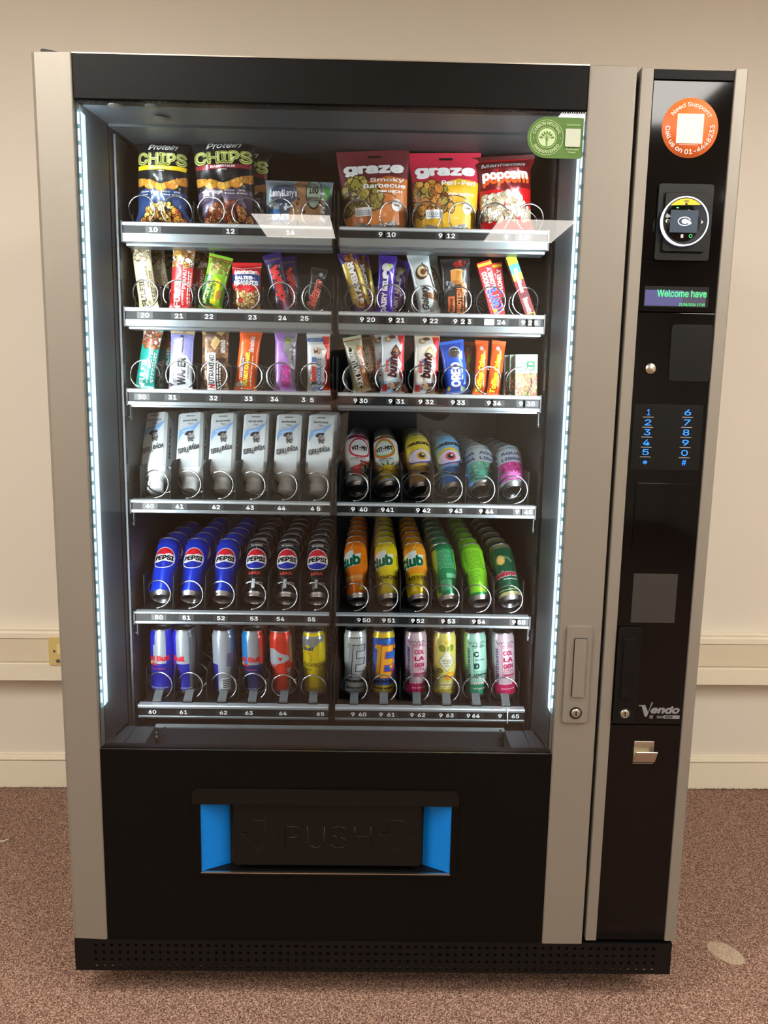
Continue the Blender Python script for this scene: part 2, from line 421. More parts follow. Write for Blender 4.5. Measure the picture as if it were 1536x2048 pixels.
# ceiling light panels: three reflected in the glass, the rest unseen, added to brighten
for i, (x0, x1, y0, y1, lab) in enumerate(((-.36, .24, -5.61, -4.70, 'square ceiling light panel far behind the camera, reflected over tag 14'),
        (1.54, 2.14, -5.61, -4.70, 'ceiling light panel far behind the camera, reflected over tag 9 14'),
        (1.47, 2.07, -2.58, -1.68, 'ceiling light panel reflected at the top right corner of the glass'),
        (-1.95, -1.35, -2.58, -1.68, 'ceiling light panel behind the photographer to the left'),
        (-.95, -.05, -1.45, -.55, 'ceiling light panel above and left of the photographer'),
        (1.75, 2.65, -1.45, -.55, 'ceiling light panel above and right of the photographer'),
        (2.9, 3.5, -3.9, -3.0, 'ceiling light panel far back in the right corner of the room'),
        (-2.5, -1.9, -4.1, -3.2, 'ceiling light panel far back in the left corner of the room'))):
    t = empty('ceiling_light', ((x0+x1)/2, (y0+y1)/2, CEIL)); hx, hy = (x1-x0)/2, (y1-y0)/2
    tag(t, lab, 'light', 'recessed ceiling light panels')
    b = MB(); b.box(-hx, hx, -hy, hy, -.008, -.003, 'far_panel_glow' if i < 2 else 'panel_glow'); b.build('diffuser', t)
    b = MB()
    for a in ((-hx-.02, hx+.02, -hy-.02, -hy), (-hx-.02, hx+.02, hy, hy+.02), (-hx-.02, -hx, -hy, hy), (hx, hx+.02, -hy, hy)):
        b.box(a[0], a[1], a[2], a[3], -.012, 0, 'white_plastic')
    b.build('frame', t)

# ================================================================= THE VENDING MACHINE
W, H, ZB, DEP = 1.2517, 1.83, .1367, .855
vm = empty('vending_machine', (W/2, .42, 0)); OFF = Vector((-W/2, -.42, 0))
tag(vm, 'tall black and silver vending machine with glass front standing on the carpet', 'vending machine')
def part(mb, name, parent=None, bevel=0, label=None):
    o = mb.build(name, bevel=bevel)
    o.parent = parent or vm
    if parent is None or parent is vm: o.location = OFF
    if label: o['label'] = label
    return o
def vpart(name):            # an empty part of the machine, at the machine's own origin of coordinates
    o = bpy.data.objects.new(name, None); o.empty_display_size = .02; sc.collection.objects.link(o); o.parent = vm; o.location = OFF; return o

GX0, GX1, GZ0, GZ1 = .0745, .9712, .5515, 1.7556      # glass opening
IX0, IX1 = .088, .962                                  # cabinet inside
# cabinet shell
b = MB()
b.box(.004, IX0, .125, DEP, .065, 1.826, 'black_door'); b.box(IX1, 1.247, .125, DEP, .065, 1.826, 'black_door')
b.box(IX0, IX1, .125, DEP, 1.757, 1.826, 'black_door'); b.box(IX0, IX1, .125, DEP, .065, .140, 'black_door')
b.box(IX0, IX1, .80, DEP, .140, 1.757, 'black_door')
part(b, 'cabinet')
b = MB()      # liner: inside faces
b.box(IX0, IX0+.002, .130, .80, .50, 1.757, 'inner_dark'); b.box(IX1-.002, IX1, .130, .80, .50, 1.757, 'inner_dark')
b.box(IX0+.002, IX1-.002, .798, .80, .50, 1.757, 'inner_dark'); b.box(IX0+.002, IX1-.002, .150, .80, .495, .50, 'inner_dark')
part(b, 'cabinet_liner')
b = MB(); b.box(IX0, IX1, .128, .80, 1.752, 1.757, 'inner_metal')
part(b, 'ceiling_plate')
for px, py in ((232, 212), (306, 213), (323, 238)):
    z = 1.7552 if py < 220 else 1.7515; d = _f + _r*((px-768)/F_PX) - _u*((py-1024)/F_PX); t = (z-CZ)/d.z; x, y = CX+t*d.x, CY+t*d.y
    b = MB(); b.lathe([(0, -.0010), (.0135, -.0010), (.0145, 0)], (x, y, z), 'z', 18, 'inner_dark'); part(b, 'ceiling_plug')
# side posts with slots
for sx, x in ((1, IX0+.002), (-1, IX1-.002)):
    b = MB(); xa, xb = sorted((x, x+sx*.006)); b.box(xa, xb, .150, .166, .50, 1.745, 'inner_metal')
    part(b, 'slotted_post')
    for k in range(17):
        xa, xb = sorted((x+sx*.0005, x+sx*.0066))
        if k == 0: b = MB(); b.box(xa, xb, .154, .160, .56, .59, 'void'); o0 = part(b, 'post_slot')
        else: o = o0.copy(); sc.collection.objects.link(o); o.location = OFF+Vector((0, 0, k*.068))
# door inner liner, bottom ledges and the trough behind the glass
for s_, (xa, xb, xc) in enumerate(((.0765, .090, .080), (.969, .955, .966))):
    b = MB(); sg = 1 if s_ == 0 else -1
    pts = [(xa, .030), (xb, .124), (xb-sg*.004, .124), (xa-sg*.003, .030)]
    b.prism(pts, .553, 1.7556, 'inner_metal', axis='z'); part(b, 'door_jamb')
b = MB(); b.box(.078, .968, .030, .124, 1.7556, 1.759, 'inner_metal'); part(b, 'door_head')
for sg, x0 in ((1, .0765), (-1, .969)):
    b = MB()
    for a0, a1, dz in ((0, .030, 0), (.0305, .072, -.001)):
        xa, xb = sorted((x0+sg*a0, x0+sg*a1)); b.box(xa, xb, .016, .124, .50, .546+dz, 'inner_metal')
    part(b, 'door_ledge', bevel=.0015)
b = MB(); b.box(.146, .899, .124, .130, .497, .541, 'inner_metal'); b.box(.146, .899, .124, .140, .541, .5435, 'galv')
part(b, 'door_crossbar')
b = MB(); b.box(.1485, .897, .016, .123, .480, .498, 'inner_dark'); b.box(.150, .8955, .086, .123, .498, .5005, 'galv'); part(b, 'door_trough')
for px, py in ((312, 1466), (312, 1474), (1017, 1472), (1017, 1479)):
    x, z = at(px, py, .122); b = MB(); b.lathe([(0, -.003), (.002, -.0026), (.003, -.0012), (.0032, 0)], (x, .124, z), 'y', 10, 'steel'); part(b, 'screw')
for px, py in ((329, 1456), (329, 1472), (1001, 1462), (1001, 1478)):
    x, z = at(px, py, .122); b = MB(); b.lathe([(0, -.0006), (.0021, -.0006), (.0021, .0005)], (x, .124, z), 'y', 10, 'void'); part(b, 'rivet_hole')
# black door
b = MB(); b.box(.0735, .9717, 0, .030, GZ1, H-.001, 'black_door'); part(b, 'door_header', bevel=.0015)
b = MB()
hx0, hx1, hz0, hz1 = .270, .7745, .2905, .4400
b.box(.0735, hx0, 0, .030, ZB, GZ0, 'black_door'); b.box(hx1, .9717, 0, .030, ZB, GZ0, 'black_door')
b.box(hx0, hx1, 0, .030, ZB, hz0, 'black_door'); b.box(hx0, hx1, 0, .030, hz1, GZ0, 'black_door')
b.box(.0735, .9717, .030, .120, ZB, .480, 'void')
part(b, 'door_panel', bevel=.0)
b = MB(); b.box(.0735, .972, 0, .125, H-.001, H+.001, 'steel'); part(b, 'door_top_edge')
# silver pillars
b = MB(); b.prism([(0, .012), (.003, .004), (.009, .0005), (.072, -.003), (.0735, -.001), (.0735, .120), (0, .120)], ZB, H, 'silver', axis='z'); part(b, 'door_pillar', bevel=.001)
b = MB(); b.prism([(.9717, -.001), (.9735, -.003), (1.0535, -.003), (1.0550, -.001), (1.0550, .120), (.9717, .120)], ZB-.0015, H-.001, 'silver', axis='z'); part(b, 'door_pillar', bevel=.001)
b = MB(); b.box(1.055, 1.0617, .040, .120, .140, 1.826, 'void'); b.box(1.0617, 1.2505, .030, .125, .1435, 1.826, 'black_plastic'); part(b, 'payment_door_body')
b = MB(); b.prism([(1.0617, 0), (1.0625, -.003), (1.0835, -.003), (1.0842, -.001), (1.0842, .030), (1.0617, .030)], .1435, 1.8275, 'silver', axis='z'); part(b, 'payment_door_trim', bevel=.0008)
b = MB(); b.prism([(1.2266, 0), (1.2275, -.003), (1.2480, -.002), (1.2517, .004), (1.2517, .125), (1.2266, .030)], .1440, 1.8290, 'silver', axis='z'); part(b, 'payment_door_trim', bevel=.0008)
# payment fascia, four glossy panels
for z0, z1, mt, nm in ((1.8095, 1.8265, 'black_door', 'fascia_cap'), (1.4150, 1.8085, 'gloss_black', 'fascia_panel'), (.6185, 1.4135, 'gloss_black', 'fascia_panel'), (.1620, .6172, 'gloss_black', 'fascia_panel'), (.1445, .1608, 'black_door', 'fascia_cap')):
    b = MB(); b.box(1.0846, 1.2264, -.0005, .030, z0, z1, mt); part(b, nm, bevel=.0012)
# hinge cover sticking up at top left
b = MB(); b.prism([(.0125, 1.8302), (.0780, 1.8302), (.0760, 1.8330), (.0180, 1.8425), (.0130, 1.8415)], .018, .090, 'black_plastic'); part(b, 'hinge_cover', bevel=.0015)
# glass
b = MB(); b.box(GX0-.001, GX1+.001, .005, .009, GZ0-.003, GZ1+.002, 'glass'); part(b, 'glass_pane')
b = MB()
for z in (GZ0+.0022, GZ1-.0022):
    n = 220
    for k in range(n):
        x = GX0+.001+(GX1-GX0-.002)*k/n; b.box(x, x+.0022, .0046, .0050, z-.0016, z+.0016, 'black_plastic')
o = part(b, 'frit_dots'); o['kind'] = 'stuff'
b = MB(); b.box(GX0, GX1, .0030, .0050, GZ0-.0012, GZ0+.0004, 'steel'); part(b, 'glass_bead')
# LED tapes: lit diffuser on each jamb plus the diodes showing at its front edge
for sg, x in ((1, .0752), (-1, .9705)):
    b = MB(); xa, xb = sorted((x, x+sg*.0014))
    xa, xb = sorted((x, x+sg*.0030)); b.box(xa, xb, .0105, .0480, .634, 1.742, 'led')
    led = part(b, 'led_strip')
    for k in range(40):
        b = MB(); xa, xb = sorted((x, x+sg*.0034)); z = .645+k*.0275; b.box(xa, xb, .0098, .0116, z, z+.020, 'led_dot')
        o = b.build('diode', led) if k == 0 else bpy.data.objects.new('diode', dm)
        if k == 0: dm = o.data; o.location = (0, 0, 0)
        else: sc.collection.objects.link(o); o.parent = led; o.location = (0, 0, k*.0275)
# delivery hatch
b = MB(); b.prism(rrect(.2545, .7885, .283, .4725, .012, 6, (0, 0, 1, 1)), -.0035, 0, 'black_door')
# ring around the opening: build as four strips instead of a plate
b = MB()
b.prism(rrect(.2545, .7885, hz1, .4725, .014, 6, (0, 0, 1, 1)), -.0055, 0, 'black_plastic')
b.box(.2545, hx0, -.0035, 0, .283, hz1, 'black_door'); b.box(hx1, .7885, -.0035, 0, .283, hz1, 'black_door'); b.box(hx0, hx1, -.0035, 0, .283, hz0, 'black_door')
part(b, 'hatch_bezel', bevel=.0018)
b = MB(); b.box(hx0-.001, hx1+.001, -.0042, .001, hz0-.0015, hz0+.0006, 'steel'); part(b, 'hatch_sill')  # steel strip stands in for the bright highlight along the sill edge
for sg, xa, xb in ((1, hx0, .3235), (-1, hx1, .7210)):
    b = MB(); pts = [(xa, -.001), (xb, .028), (xb-sg*.003, .030), (xa-sg*.001, .003)]
    b.prism(pts, hz0+.001, hz1-.0005, 'blue', axis='z'); part(b, 'hatch_cheek')
b = MB(); b.box(hx0, hx1, .0295, .034, hz0, hz1, 'void'); b.box(hx0, hx1, .0, .030, hz0-.002, hz0+.0004, 'black_plastic'); part(b, 'hatch_well')
fl = vpart('delivery_flap')
b = MB(); b.prism(rrect(.3355, .7135, .3040, .4373, .004), .0035, .020, 'black_plastic'); b.build('flap_plate', fl, bevel=.0025)
def tubeline(pts, r, name, parent, m='black_door', y=.003, closed=False):
    b = MB(); b.tube([(x, y, z) for x, z in pts], r, 8, m, closed=closed); return b.build(name, parent)
def A(px, py, y=0.0): return at(px, py, y)
def zoomA(s, ox, oy): return lambda x, y: A(ox+x/s, oy+y/s)
q = zoomA(2.793, 380, 1560)
for ax in (377, 1150):
    pts = [q(ax-40, 297), q(ax-38, 232), q(ax+37, 234), q(ax+40, 297), q(ax+96, 299), q(ax-0, 408), q(ax-96, 296)]
    dd = [(x, z) for x, z in pts]
    b = MB()
    b.tube([(x, .0036, z) for x, z in dd], .0011, 8, 'black_plastic', closed=True); b.build('arrow_outline', fl)
def strokes(name, lists):
    b = MB()
    for L in lists: b.tube([(x, .0036, z) for x, z in L], .0014, 8, 'black_plastic')
    b.build(name, fl)
arc = lambda cx, cy, rx, ry, a0, a1, n=12: [q(cx+rx*math.cos(math.radians(a0+(a1-a0)*k/n)), cy-ry*math.sin(math.radians(a0+(a1-a0)*k/n))) for k in range(n+1)]
strokes('letter_p', [[q(528, 388), q(528, 266), q(575, 266)]+arc(578, 297, 36, 30, 90, -90)+[q(540, 328)]])
strokes('letter_u', [[q(655, 266), q(656, 345)]+arc(703, 345, 46, 38, 180, 360)+[q(750, 345), q(751, 268)]])
strokes('letter_s', [arc(830, 297, 45, 30, 15, 270)+arc(830, 356, 48, 29, 90, -165)])
strokes('letter_h', [[q(920, 268), q(920, 388)], [q(1010, 268), q(1010, 390)], [q(920, 321), q(1010, 322)]])
# kick plate: real square holes, 4 rows
b = MB(); kx0, kx1, kz0, kz1 = .0055, 1.2440, .0650, .1352
nx, nz = 71, 4
xs0, xs1 = at(192, 1900, 0)[0], at(1307, 1900, 0)[0]
px_ = (xs1-xs0)/(nx-1); hw = .0029
zr = [at(700, yy, 0)[1] for yy in (1889+4, 1903+4, 1917+4, 1931+4)]
xs = [kx0]; 
for k in range(nx): c = xs0+k*px_; xs += [c-hw, c+hw]
xs.append(kx1); zs = [kz0]
for z in sorted(zr): zs += [z-hw*1.0, z+hw*1.0]
zs.append(kz1)
V = [(x, -.001, z) for z in zs for x in xs]+[(x, .003, z) for z in zs for x in xs]; N = len(xs); T_ = N*len(zs); Fq = []
for j in range(len(zs)-1):
    for i in range(N-1):
        if i % 2 == 1 and j % 2 == 1:
            a = j*N+i; c = a+N
            Fq += [(a, a+1, a+1+T_, a+T_), (c+T_, c+1+T_, c+1, c), (a, a+T_, c+T_, c), (a+1, c+1, c+1+T_, a+1+T_)]
        else: Fq.append((j*N+i, j*N+i+1, (j+1)*N+i+1, (j+1)*N+i))
b.add(V, Fq, 'satin_black'); b.box(kx0, kx1, -.001, .030, kz1, kz1+.001, 'satin_black'); b.box(kx0, kx1, .018, .022, kz0, kz1, 'void')
part(b, 'kick_plate')
b = MB(); b.box(.02, 1.235, .10, .80, .060, .066, 'black_plastic'); part(b, 'base_tray')
for x in (.09, 1.16):
    for y in (.16, .74):
        b = MB(); b.lathe([(.0001, 0), (.024, 0), (.024, .012), (.010, .016), (.010, .066)], (x, y, 0), 'z', 16, 'black_plastic'); part(b, 'foot')

# silver handle escutcheon and black one
def handle(name, x0, x1, z0, z1, sl, lk, m, label):
    h = vpart(name); h['label'] = label
    b = MB(); b.prism(rrect(x0, x1, z0, z1, .006), -.008, -.002, m); b.build('escutcheon', h, bevel=.002)
    b = MB(); b.prism(rrect(sl[0]-.0012, sl[1]+.0012, sl[2]-.0012, sl[3]+.0012, .003), -.0086, -.008, 'void'); b.build('recess', h)
    b = MB(); b.prism(rrect(*sl, .002), -.0125, -.0084, m); b.build('lever', h, bevel=.0012)
    x, z = lk
    b = MB(); b.lathe([(.0120, -.0082), (.0120, -.0098), (.0103, -.0100), (.0103, -.0084)], (x, 0, z), 'y', 24, 'void'); b.lathe([(0, -.0118), (.0078, -.0118), (.0090, -.0108), (.0092, -.0085)], (x, 0, z), 'y', 24, 'steel')
    b.lathe([(.0062, -.0119), (.0065, -.0124), (.0068, -.0119)], (x, 0, z), 'y', 24, 'galv')
    b.box(x-.0011, x+.0011, -.0125, -.0117, z-.0048, z+.0040, 'void'); b.lathe([(0, -.0124), (.0018, -.0124), (.0018, -.0117)], (x, 0, z+.0030), 'y', 10, 'void')
    b.build('key_lock', h)
g5 = lambda x, y: at(1110+x/5.689, 1230+y/5.689, 0)
sl = (at(1144.5, 1330, 0)[0], at(1167.5, 1330, 0)[0], .6780, .7955)
handle('door_handle', .9862, 1.0353, .6228, .8199, sl, (1.0117, .6437), 'silver', 'silver door handle with round key lock')
sl2 = (at(1241.5, 1330, 0)[0], at(1263.5, 1330, 0)[0], .6770, .7955)
handle('payment_door_handle', .0+1.0862, 1.1312, .6228, .8190, sl2, (1.1085, .6437), 'satin_black', 'black door handle with round key lock')

# maker's mark
b = MB(); p = Paint()
def zi(px, py): x, z = at(px, py, 0); return x, z
x0, z1 = zi(1277, 1407); x1, z0 = zi(1361, 1437)
gr = (116, 116, 118)
p.poly([zi(1277,1410), zi(1290,1409.5), zi(1296,1424), zi(1303,1404), zi(1306,1404), zi(1293,1433), zi(1289,1433), zi(1283,1412), zi(1277,1412)], gr)
cx_, cz_ = zi(1330, 1419.5); p.txt('endo', cx_, cz_, .058, .0160, gr, bold=.045, shear=.25)
cx_, cz_ = zi(1302, 1433.5); p.rect(cx_-.0035, cz_-.0035, cx_+.0035, cz_+.0035, (95, 85, 90))
xa, za = zi(1329, 1437); xb, zb = zi(1359, 1430.3); p.rect(xa-.002, za, xb, zb, gr)
cx_, cz_ = zi(1320, 1433.5); p.txt('SAN', cx_, cz_, .014, .0055, gr, bold=.03)
cx_, cz_ = zi(1337, 1433.5); p.txt('DEN', cx_, cz_, .014, .0055, (20, 20, 20), bold=.03)
p.lay(b, lambda u, v, o: (u, -.0006-o, v), 'plain', L=.05); part(b, 'maker_badge')
# coin return cup
cc = vpart('coin_return'); cc['label'] = 'brushed steel coin return flap'
xa, za = at(1268, 1482, 0); xb, zb = at(1305, 1524, 0)
b = MB(); b.box(xa, xb, -.002, 0, zb, za, 'steel'); b.build('backplate', cc, bevel=.0008)
b = MB()
zc = at(1290, 1497, 0)[1]
b.prism([(-.002, zb+.002), (-.004, zb+.001), (-.016, zc-.004), (-.0165, zc-.001), (-.015, zc), (-.014, zc-.003), (-.003, zb+.004)], xa+.0005, xb+.003, 'steel', axis='x'); b.build('flap', cc, bevel=.0008)
b = MB(); b.box(xa-.0005, xb+.0005, -.0022, -.0002, zb-.0028, zb-.0012, 'steel'); b.build('lip', cc)

# fascia fittings
g = vpart('card_reader'); g['label'] = 'round contactless card reader with lit ring'
xa, za = .1055+1.0, 1.6360
b = MB()
o1 = rrect(1.1057, 1.2042, 1.5050, 1.6360, .005); b.prism(o1, -.006, -.0005, 'black_plastic'); b.build('bezel', g, bevel=.002)
b = MB(); b.prism(rrect(1.1145, 1.1952, 1.5175, 1.6215, .004), -.0066, -.006, 'void'); b.build('gap', g)
b = MB(); b.prism(rrect(1.1165, 1.1935, 1.5195, 1.6195, .005), -.0120, -.0062, 'black_plastic'); b.build('housing', g, bevel=.002)
rc = at(1369, 443, -.018); rx, rz = rc; RR = .0425
b = MB(); b.lathe([(RR-.0010, -.012), (RR, -.020), (RR-.0006, -.0218), (RR-.0024, -.0222), (RR-.0026, -.0200)], (rx, 0, rz), 'y', 48, 'white_glow'); b.build('light_ring', g)
b = MB(); b.lathe([(0, -.0205), (RR-.0025, -.0205), (RR-.0025, -.012)], (rx, 0, rz), 'y', 48, 'gloss_black')
p = Paint()
cap_ = [(rx+(RR-.0042)*math.cos(math.radians(a)), rz+(RR-.0042)*math.sin(math.radians(a))) for a in range(47, 138, 5)]
p.poly(cap_, (222, 200, 22)); p.txt('nayax', rx, rz+.0335, .0085, .0028, (40, 40, 20), bold=.04)
p.ell(rx, rz+.0285, .0024, .0024, (15, 15, 15)); 
p.txt('<', rx-.0335, rz-.0005, .0035, .0062, (225, 225, 225), bold=.05); p.txt('>', rx+.0300, rz-.0010, .0035, .0062, (225, 225, 225), bold=.05)
p.rect(rx-.0060, rz-.0285, rx-.0015, rz-.0225, (190, 190, 190))
p.ring(rx+.0115, rz-.0250, .0031, .0031, .0009, (60, 170, 120), m='green_glow'); p.rect(rx-.0175, rz+.0215, rx-.0130, rz+.0232, (80, 220, 150), m='green_glow')
p.lay(b, lambda u, v, o: (u, -.0206-o, v), 'plain', L=.05); b.build('reader_face', g)
b = MB(); b.box(rx-.0265, rx+.0225, -.0216, -.0204, rz-.0195, rz+.0185, 'grey_screen'); b.build('screen', g)
b = MB(); p = Paint()
p.ring(rx-.0015, rz-.0005, .0118, .0078, .0014, (230, 240, 248), m='white_glow', a0=20, a1=330)
p.ell(rx-.001, rz-.0005, .0055, .0042, (230, 240, 248), m='white_glow'); p.poly([(rx+.001, rz+.003), (rx+.008, rz+.0005), (rx+.0115, rz-.0035), (rx+.0085, rz-.0060), (rx+.005, rz-.0038), (rx, rz-.004)], (230, 240, 248), m='white_glow')
p.lay(b, lambda u, v, o: (u, -.0216-o, v), 'plain', L=.05); b.build('contactless_sign', g)

g = vpart('text_display'); g['label'] = 'lilac text display with green letters'
b = MB(); b.box(1.0940, 1.2118, -.0008, .002, 1.4236, 1.4600, 'satin_black'); b.build('display_window', g)
b = MB(); x_, z_ = at(1288, 611, 0); x2_, z2_ = at(1412, 582, 0)
p = Paint(); p.rect(x_, z_, x_+(x2_-x_)*.62, z2_, (100, 98, 160), m='lilac_screen')
mat('lilac_dim', '2a2a33', rough=.25, emit=(92, 86, 112), estr=.55); p.rect(x_+(x2_-x_)*.62, z_, x2_, z2_-.0012, (80, 75, 100), m='lilac_dim')
p.lay(b, lambda u, v, o: (u, -.0009-o, v), 'plain', L=.2); b.build('lit_screen', g)
b = MB(); p = Paint(); x_, z_ = at(1363.5, 587.5, 0)
p.txt('Welcome have', x_, z_, .0905, .0125, (80, 235, 130), bold=.012, m='green_glow')
x_, z_ = at(1383, 610, 0); p.txt('21/04/2026 17:25', x_, z_, .0475, .0058, (80, 235, 130), bold=.0, shear=.1, m='green_glow')
p.lay(b, lambda u, v, o: (u, -.0012-o, v), 'plain', L=.2); b.build('message', g)

b = MB(); b.prism(rrect(1.1483, 1.2255, 1.2905, 1.3925, .006), -.0022, -.0005, 'satin_black'); part(b, 'banknote_cover', bevel=.001)
b = MB(); x_, z_ = at(1300, 737.5, 0)
b.lathe([(0, -.0060), (.0078, -.0060), (.0082, -.0052), (.0088, -.0052), (.0096, -.0040), (.0100, -.0005)], (x_, 0, z_), 'y', 28, 'steel'); part(b, 'coin_button', label='round steel button')
g = vpart('keypad'); g['label'] = 'keypad with blue glowing digits'
b = MB(); b.prism(rrect(1.0890, 1.2183, 1.1252, 1.2471, .002), -.0022, -.0005, 'satin_black'); b.build('keypad_plate', g, bevel=.0008)
kp = [('1', 1297.2, 824.5), ('2', 1295.6, 844.8), ('3', 1294, 864.4), ('4', 1292.5, 884.7), ('5', 1291, 904), ('*', 1289.7, 924.5),
      ('6', 1375.3, 825), ('7', 1373.8, 845), ('8', 1371.9, 865), ('9', 1370.6, 885.5), ('0', 1368.8, 905.8), ('#', 1367.5, 925.3)]
for s_, px, py in kp:
    x_, z_ = at(px, py, -.002); b = MB(); p = Paint(); small = s_ in '*#'
    p.txt(s_, x_, z_, .0060 if s_ == '1' else (.0085 if small else .0122), .0075 if s_ == '*' else .0108, (40, 150, 255), bold=.0, m='blue_glow')
    if not small: x2_, z2_ = at(px-.7, py+9.7, -.002); p.rect(x2_-.0103, z2_-.0006, x2_+.0103, z2_+.0006, (150, 150, 152))
    p.lay(b, lambda u, v, o: (u, -.0023-o, v), 'plain', L=.2); b.build('key', g)
b = MB(); b.prism(rrect(1.1025, 1.2175, .9690, 1.0998, .004), -.0022, -.0005, 'gloss_black'); part(b, 'service_cover', bevel=.001)
b = MB(); b.box(1.1103, 1.1957, -.0012, 0, .8273, .9246, 'plain', (42, 40, 37)); part(b, 'smoked_window')

# stickers
g = vpart('round_sticker'); g['label'] = 'orange round support sticker'
b = MB(); sx_, sz_ = at(1379.5, 256.5, 0); SR = .0500
b.lathe([(0, -.0010), (SR, -.0010), (SR, -.0004)], (sx_, 0, sz_), 'y', 56, 'plain', (235, 116, 52)); 
p = Paint(); p.arc('Need Support?', sx_, sz_, .0385, .0090, 118, 88, (245, 235, 225), bold=.010)
p.arc('Call us on 01-4448233', sx_, sz_, .0395, .0085, 192, 272, (245, 235, 225), bold=.010, inside=True)
p.rect(sx_-.0235, sz_-.0255, sx_+.0235, sz_+.0235, (240, 232, 215)); p.txt('Vending Machines.ie', sx_-.001, sz_-.0280, .034, .0022, (245, 225, 210), bold=.01)
p.lay(b, lambda u, v, o: (u, -.0011-o, v), 'plain', L=.2); b.build('sticker_face', g)
g = vpart('green_sticker'); g['label'] = 'green carbon neutral sticker on the glass'
b = MB(); a = [at(*c, .004) for c in ((1095, 237), (1167, 244), (1163, 315), (1090, 312))]
cx_, cz_ = at(1093.5, 275, .004); r_ = .0345; xr = at(1166, 275, .004)[0]
pts = [(xr, cz_+r_-.001), ]+[(cx_+r_*math.cos(math.radians(t)), cz_+r_*math.sin(math.radians(t))) for t in range(90, 271, 9)]+[(xr-.003, cz_-r_), (xr, cz_-r_+.003)]
b.prism(list(reversed(pts)), .0040, .0047, 'plain', (78, 118, 38)); p = Paint(); lg = (190, 215, 160)
p.ring(cx_, cz_, .0295, .0295, .0007, lg); p.ring(cx_, cz_, .0178, .0178, .0007, lg); p.ell(cx_, cz_, .0153, .0153, lg, n=28)
p.arc('CARBON NEUTRAL', cx_, cz_, .0238, .0056, 150, 90, lg, bold=.02); p.arc('SANDENVENDO', cx_, cz_, .0240, .0056, 122, 270, lg, bold=.02, inside=True)
for aa in (-28, 0, 28, 56, -56, 85, -85):
    t = math.radians(90+aa); d = .0088 if abs(aa) < 60 else .010
    p.ell(cx_+d*math.cos(t)*1.0, cz_-.001+d*math.sin(t), .0032, .0016, (78, 118, 38), n=10, rot=90+aa)
for aa in (-40, 40): 
    t = math.radians(90+aa); p.line([(cx_, cz_-.008), (cx_+.006*math.cos(t), cz_-.002+.006*math.sin(t))], .0008, (78, 118, 38))
p.line([(cx_, cz_-.0145), (cx_, cz_+.004)], .0016, (78, 118, 38))
for dx in (-.0238, .0238): p.ell(cx_+dx, cz_-.0015, .0009, .0009, lg, n=8)
p.rrect(cx_+.0325, cz_-.0150, cx_+.0595, cz_+.0150, .002, (190, 200, 180))
p.txt('SandenVendo', cx_+.046, cz_+.0215, .024, .0030, lg, bold=.0); p.txt('Sustainable', cx_+.046, cz_-.0195, .022, .0030, lg, bold=.01); p.txt('Project', cx_+.045, cz_-.0245, .0135, .0034, lg, bold=.01)
p.lay(b, lambda u, v, o: (u, .0039-o, v), 'plain', L=.2); b.build('sticker_face', g)

# ================================================================= SHELVES
RY = .160
ROWS = [  # top lip z1,z0 ; label z0 ; bottom lip z1,z0
    (1.5854, 1.5778, 1.5640, 1.5600, 1.5464), (1.4210, 1.4127, 1.3975, 1.3945, 1.3831), (1.2591, 1.2510, 1.2335, 1.2315, 1.2256),
    (1.0294, 1.0231, 1.0095, 1.0060, 1.0018), (.7882, .7837, .7675, .7650, .7610), (.5783, .5702, .5535, .5510, .5472)]
FLOORZ = [r[0]-.004 for r in ROWS]
SIDES = ((.1000, .5175), (.5290, .9480))
TAGS = {
 (0,0): [('10',307),('12',461),('14',581)], (0,1): [('9',761),('10',783),('9',881),('12',902),('9',1013),('14',1047)],
 (1,0): [('20',290),('21',358),('22',418),('23',505),('24',565),('25',609)],
 (1,1): [('9',724),('20',742),('9',781),('21',801),('9',850),('22',868),('9',911),('2',926),('3',939),('#w',979),('24',1003),('9',1047),('2',1061),('5',1073)],
 (2,0): [('30',284),('31',345),('32',427),('33',497),('34',549),('3',607),('5',624)],
 (2,1): [('9',711),('30',727),('9',781),('31',801),('9',841),('32',859),('9',906),('33',922),('9',978),('34',994),('9',1042),('35',1062)],
 (3,0): [('40',300),('41',359),('42',432),('43',500),('44',563),('4',625),('5',637)],
 (3,1): [('9',706),('40',727),('9',766),('41',780),('9',836),('42',853),('9',902),('43',917),('9',962),('44',979),('9',1035),('45',1057)],
 (4,0): [('50',318),('51',373),('52',442),('53',508),('54',561),('55',623)],
 (4,1): [('9',718),('50',733),('9',768),('51',783),('9',826),('52',841),('9',886),('53',903),('9',948),('54',963),('9',1028),('55',1043)],
 (5,0): [('60',305),('61',367),('62',447),('63',498),('64',566),('65',641)],
 (5,1): [('9',706),('60',725),('9',762),('61',782),('9',824),('62',843),('9',882),('63',900),('9',937),('64',952),('9',1000),('65',1031)]}
COILS = {0: [281,352,420.5,492.7,559.5,632.5,715,787.7,853.4,925.5,990,1062], 1: [287.3,355.2,424.8,490.1,560.9,632,717.3,782.5,852,915.6,983.5,1053.9],
 2: [288,359.8,426.2,495.9,560.9,626.8,712.7,778.5,844.3,912.5,978,1041.7], 3: [309,374,439,503,567,630,709.7,773,835,898.8,963.6,1029.4],
 4: [314,379,442,505,568,631,711,770,832,893,956,1020], 5: [317,378,446,506,568,627,708.6,767.8,833.7,893.2,952.4,1011]}
COILY = {0: 428, 1: 592, 2: 751, 3: 968, 4: 1189, 5: 1375}
R_C = .0288
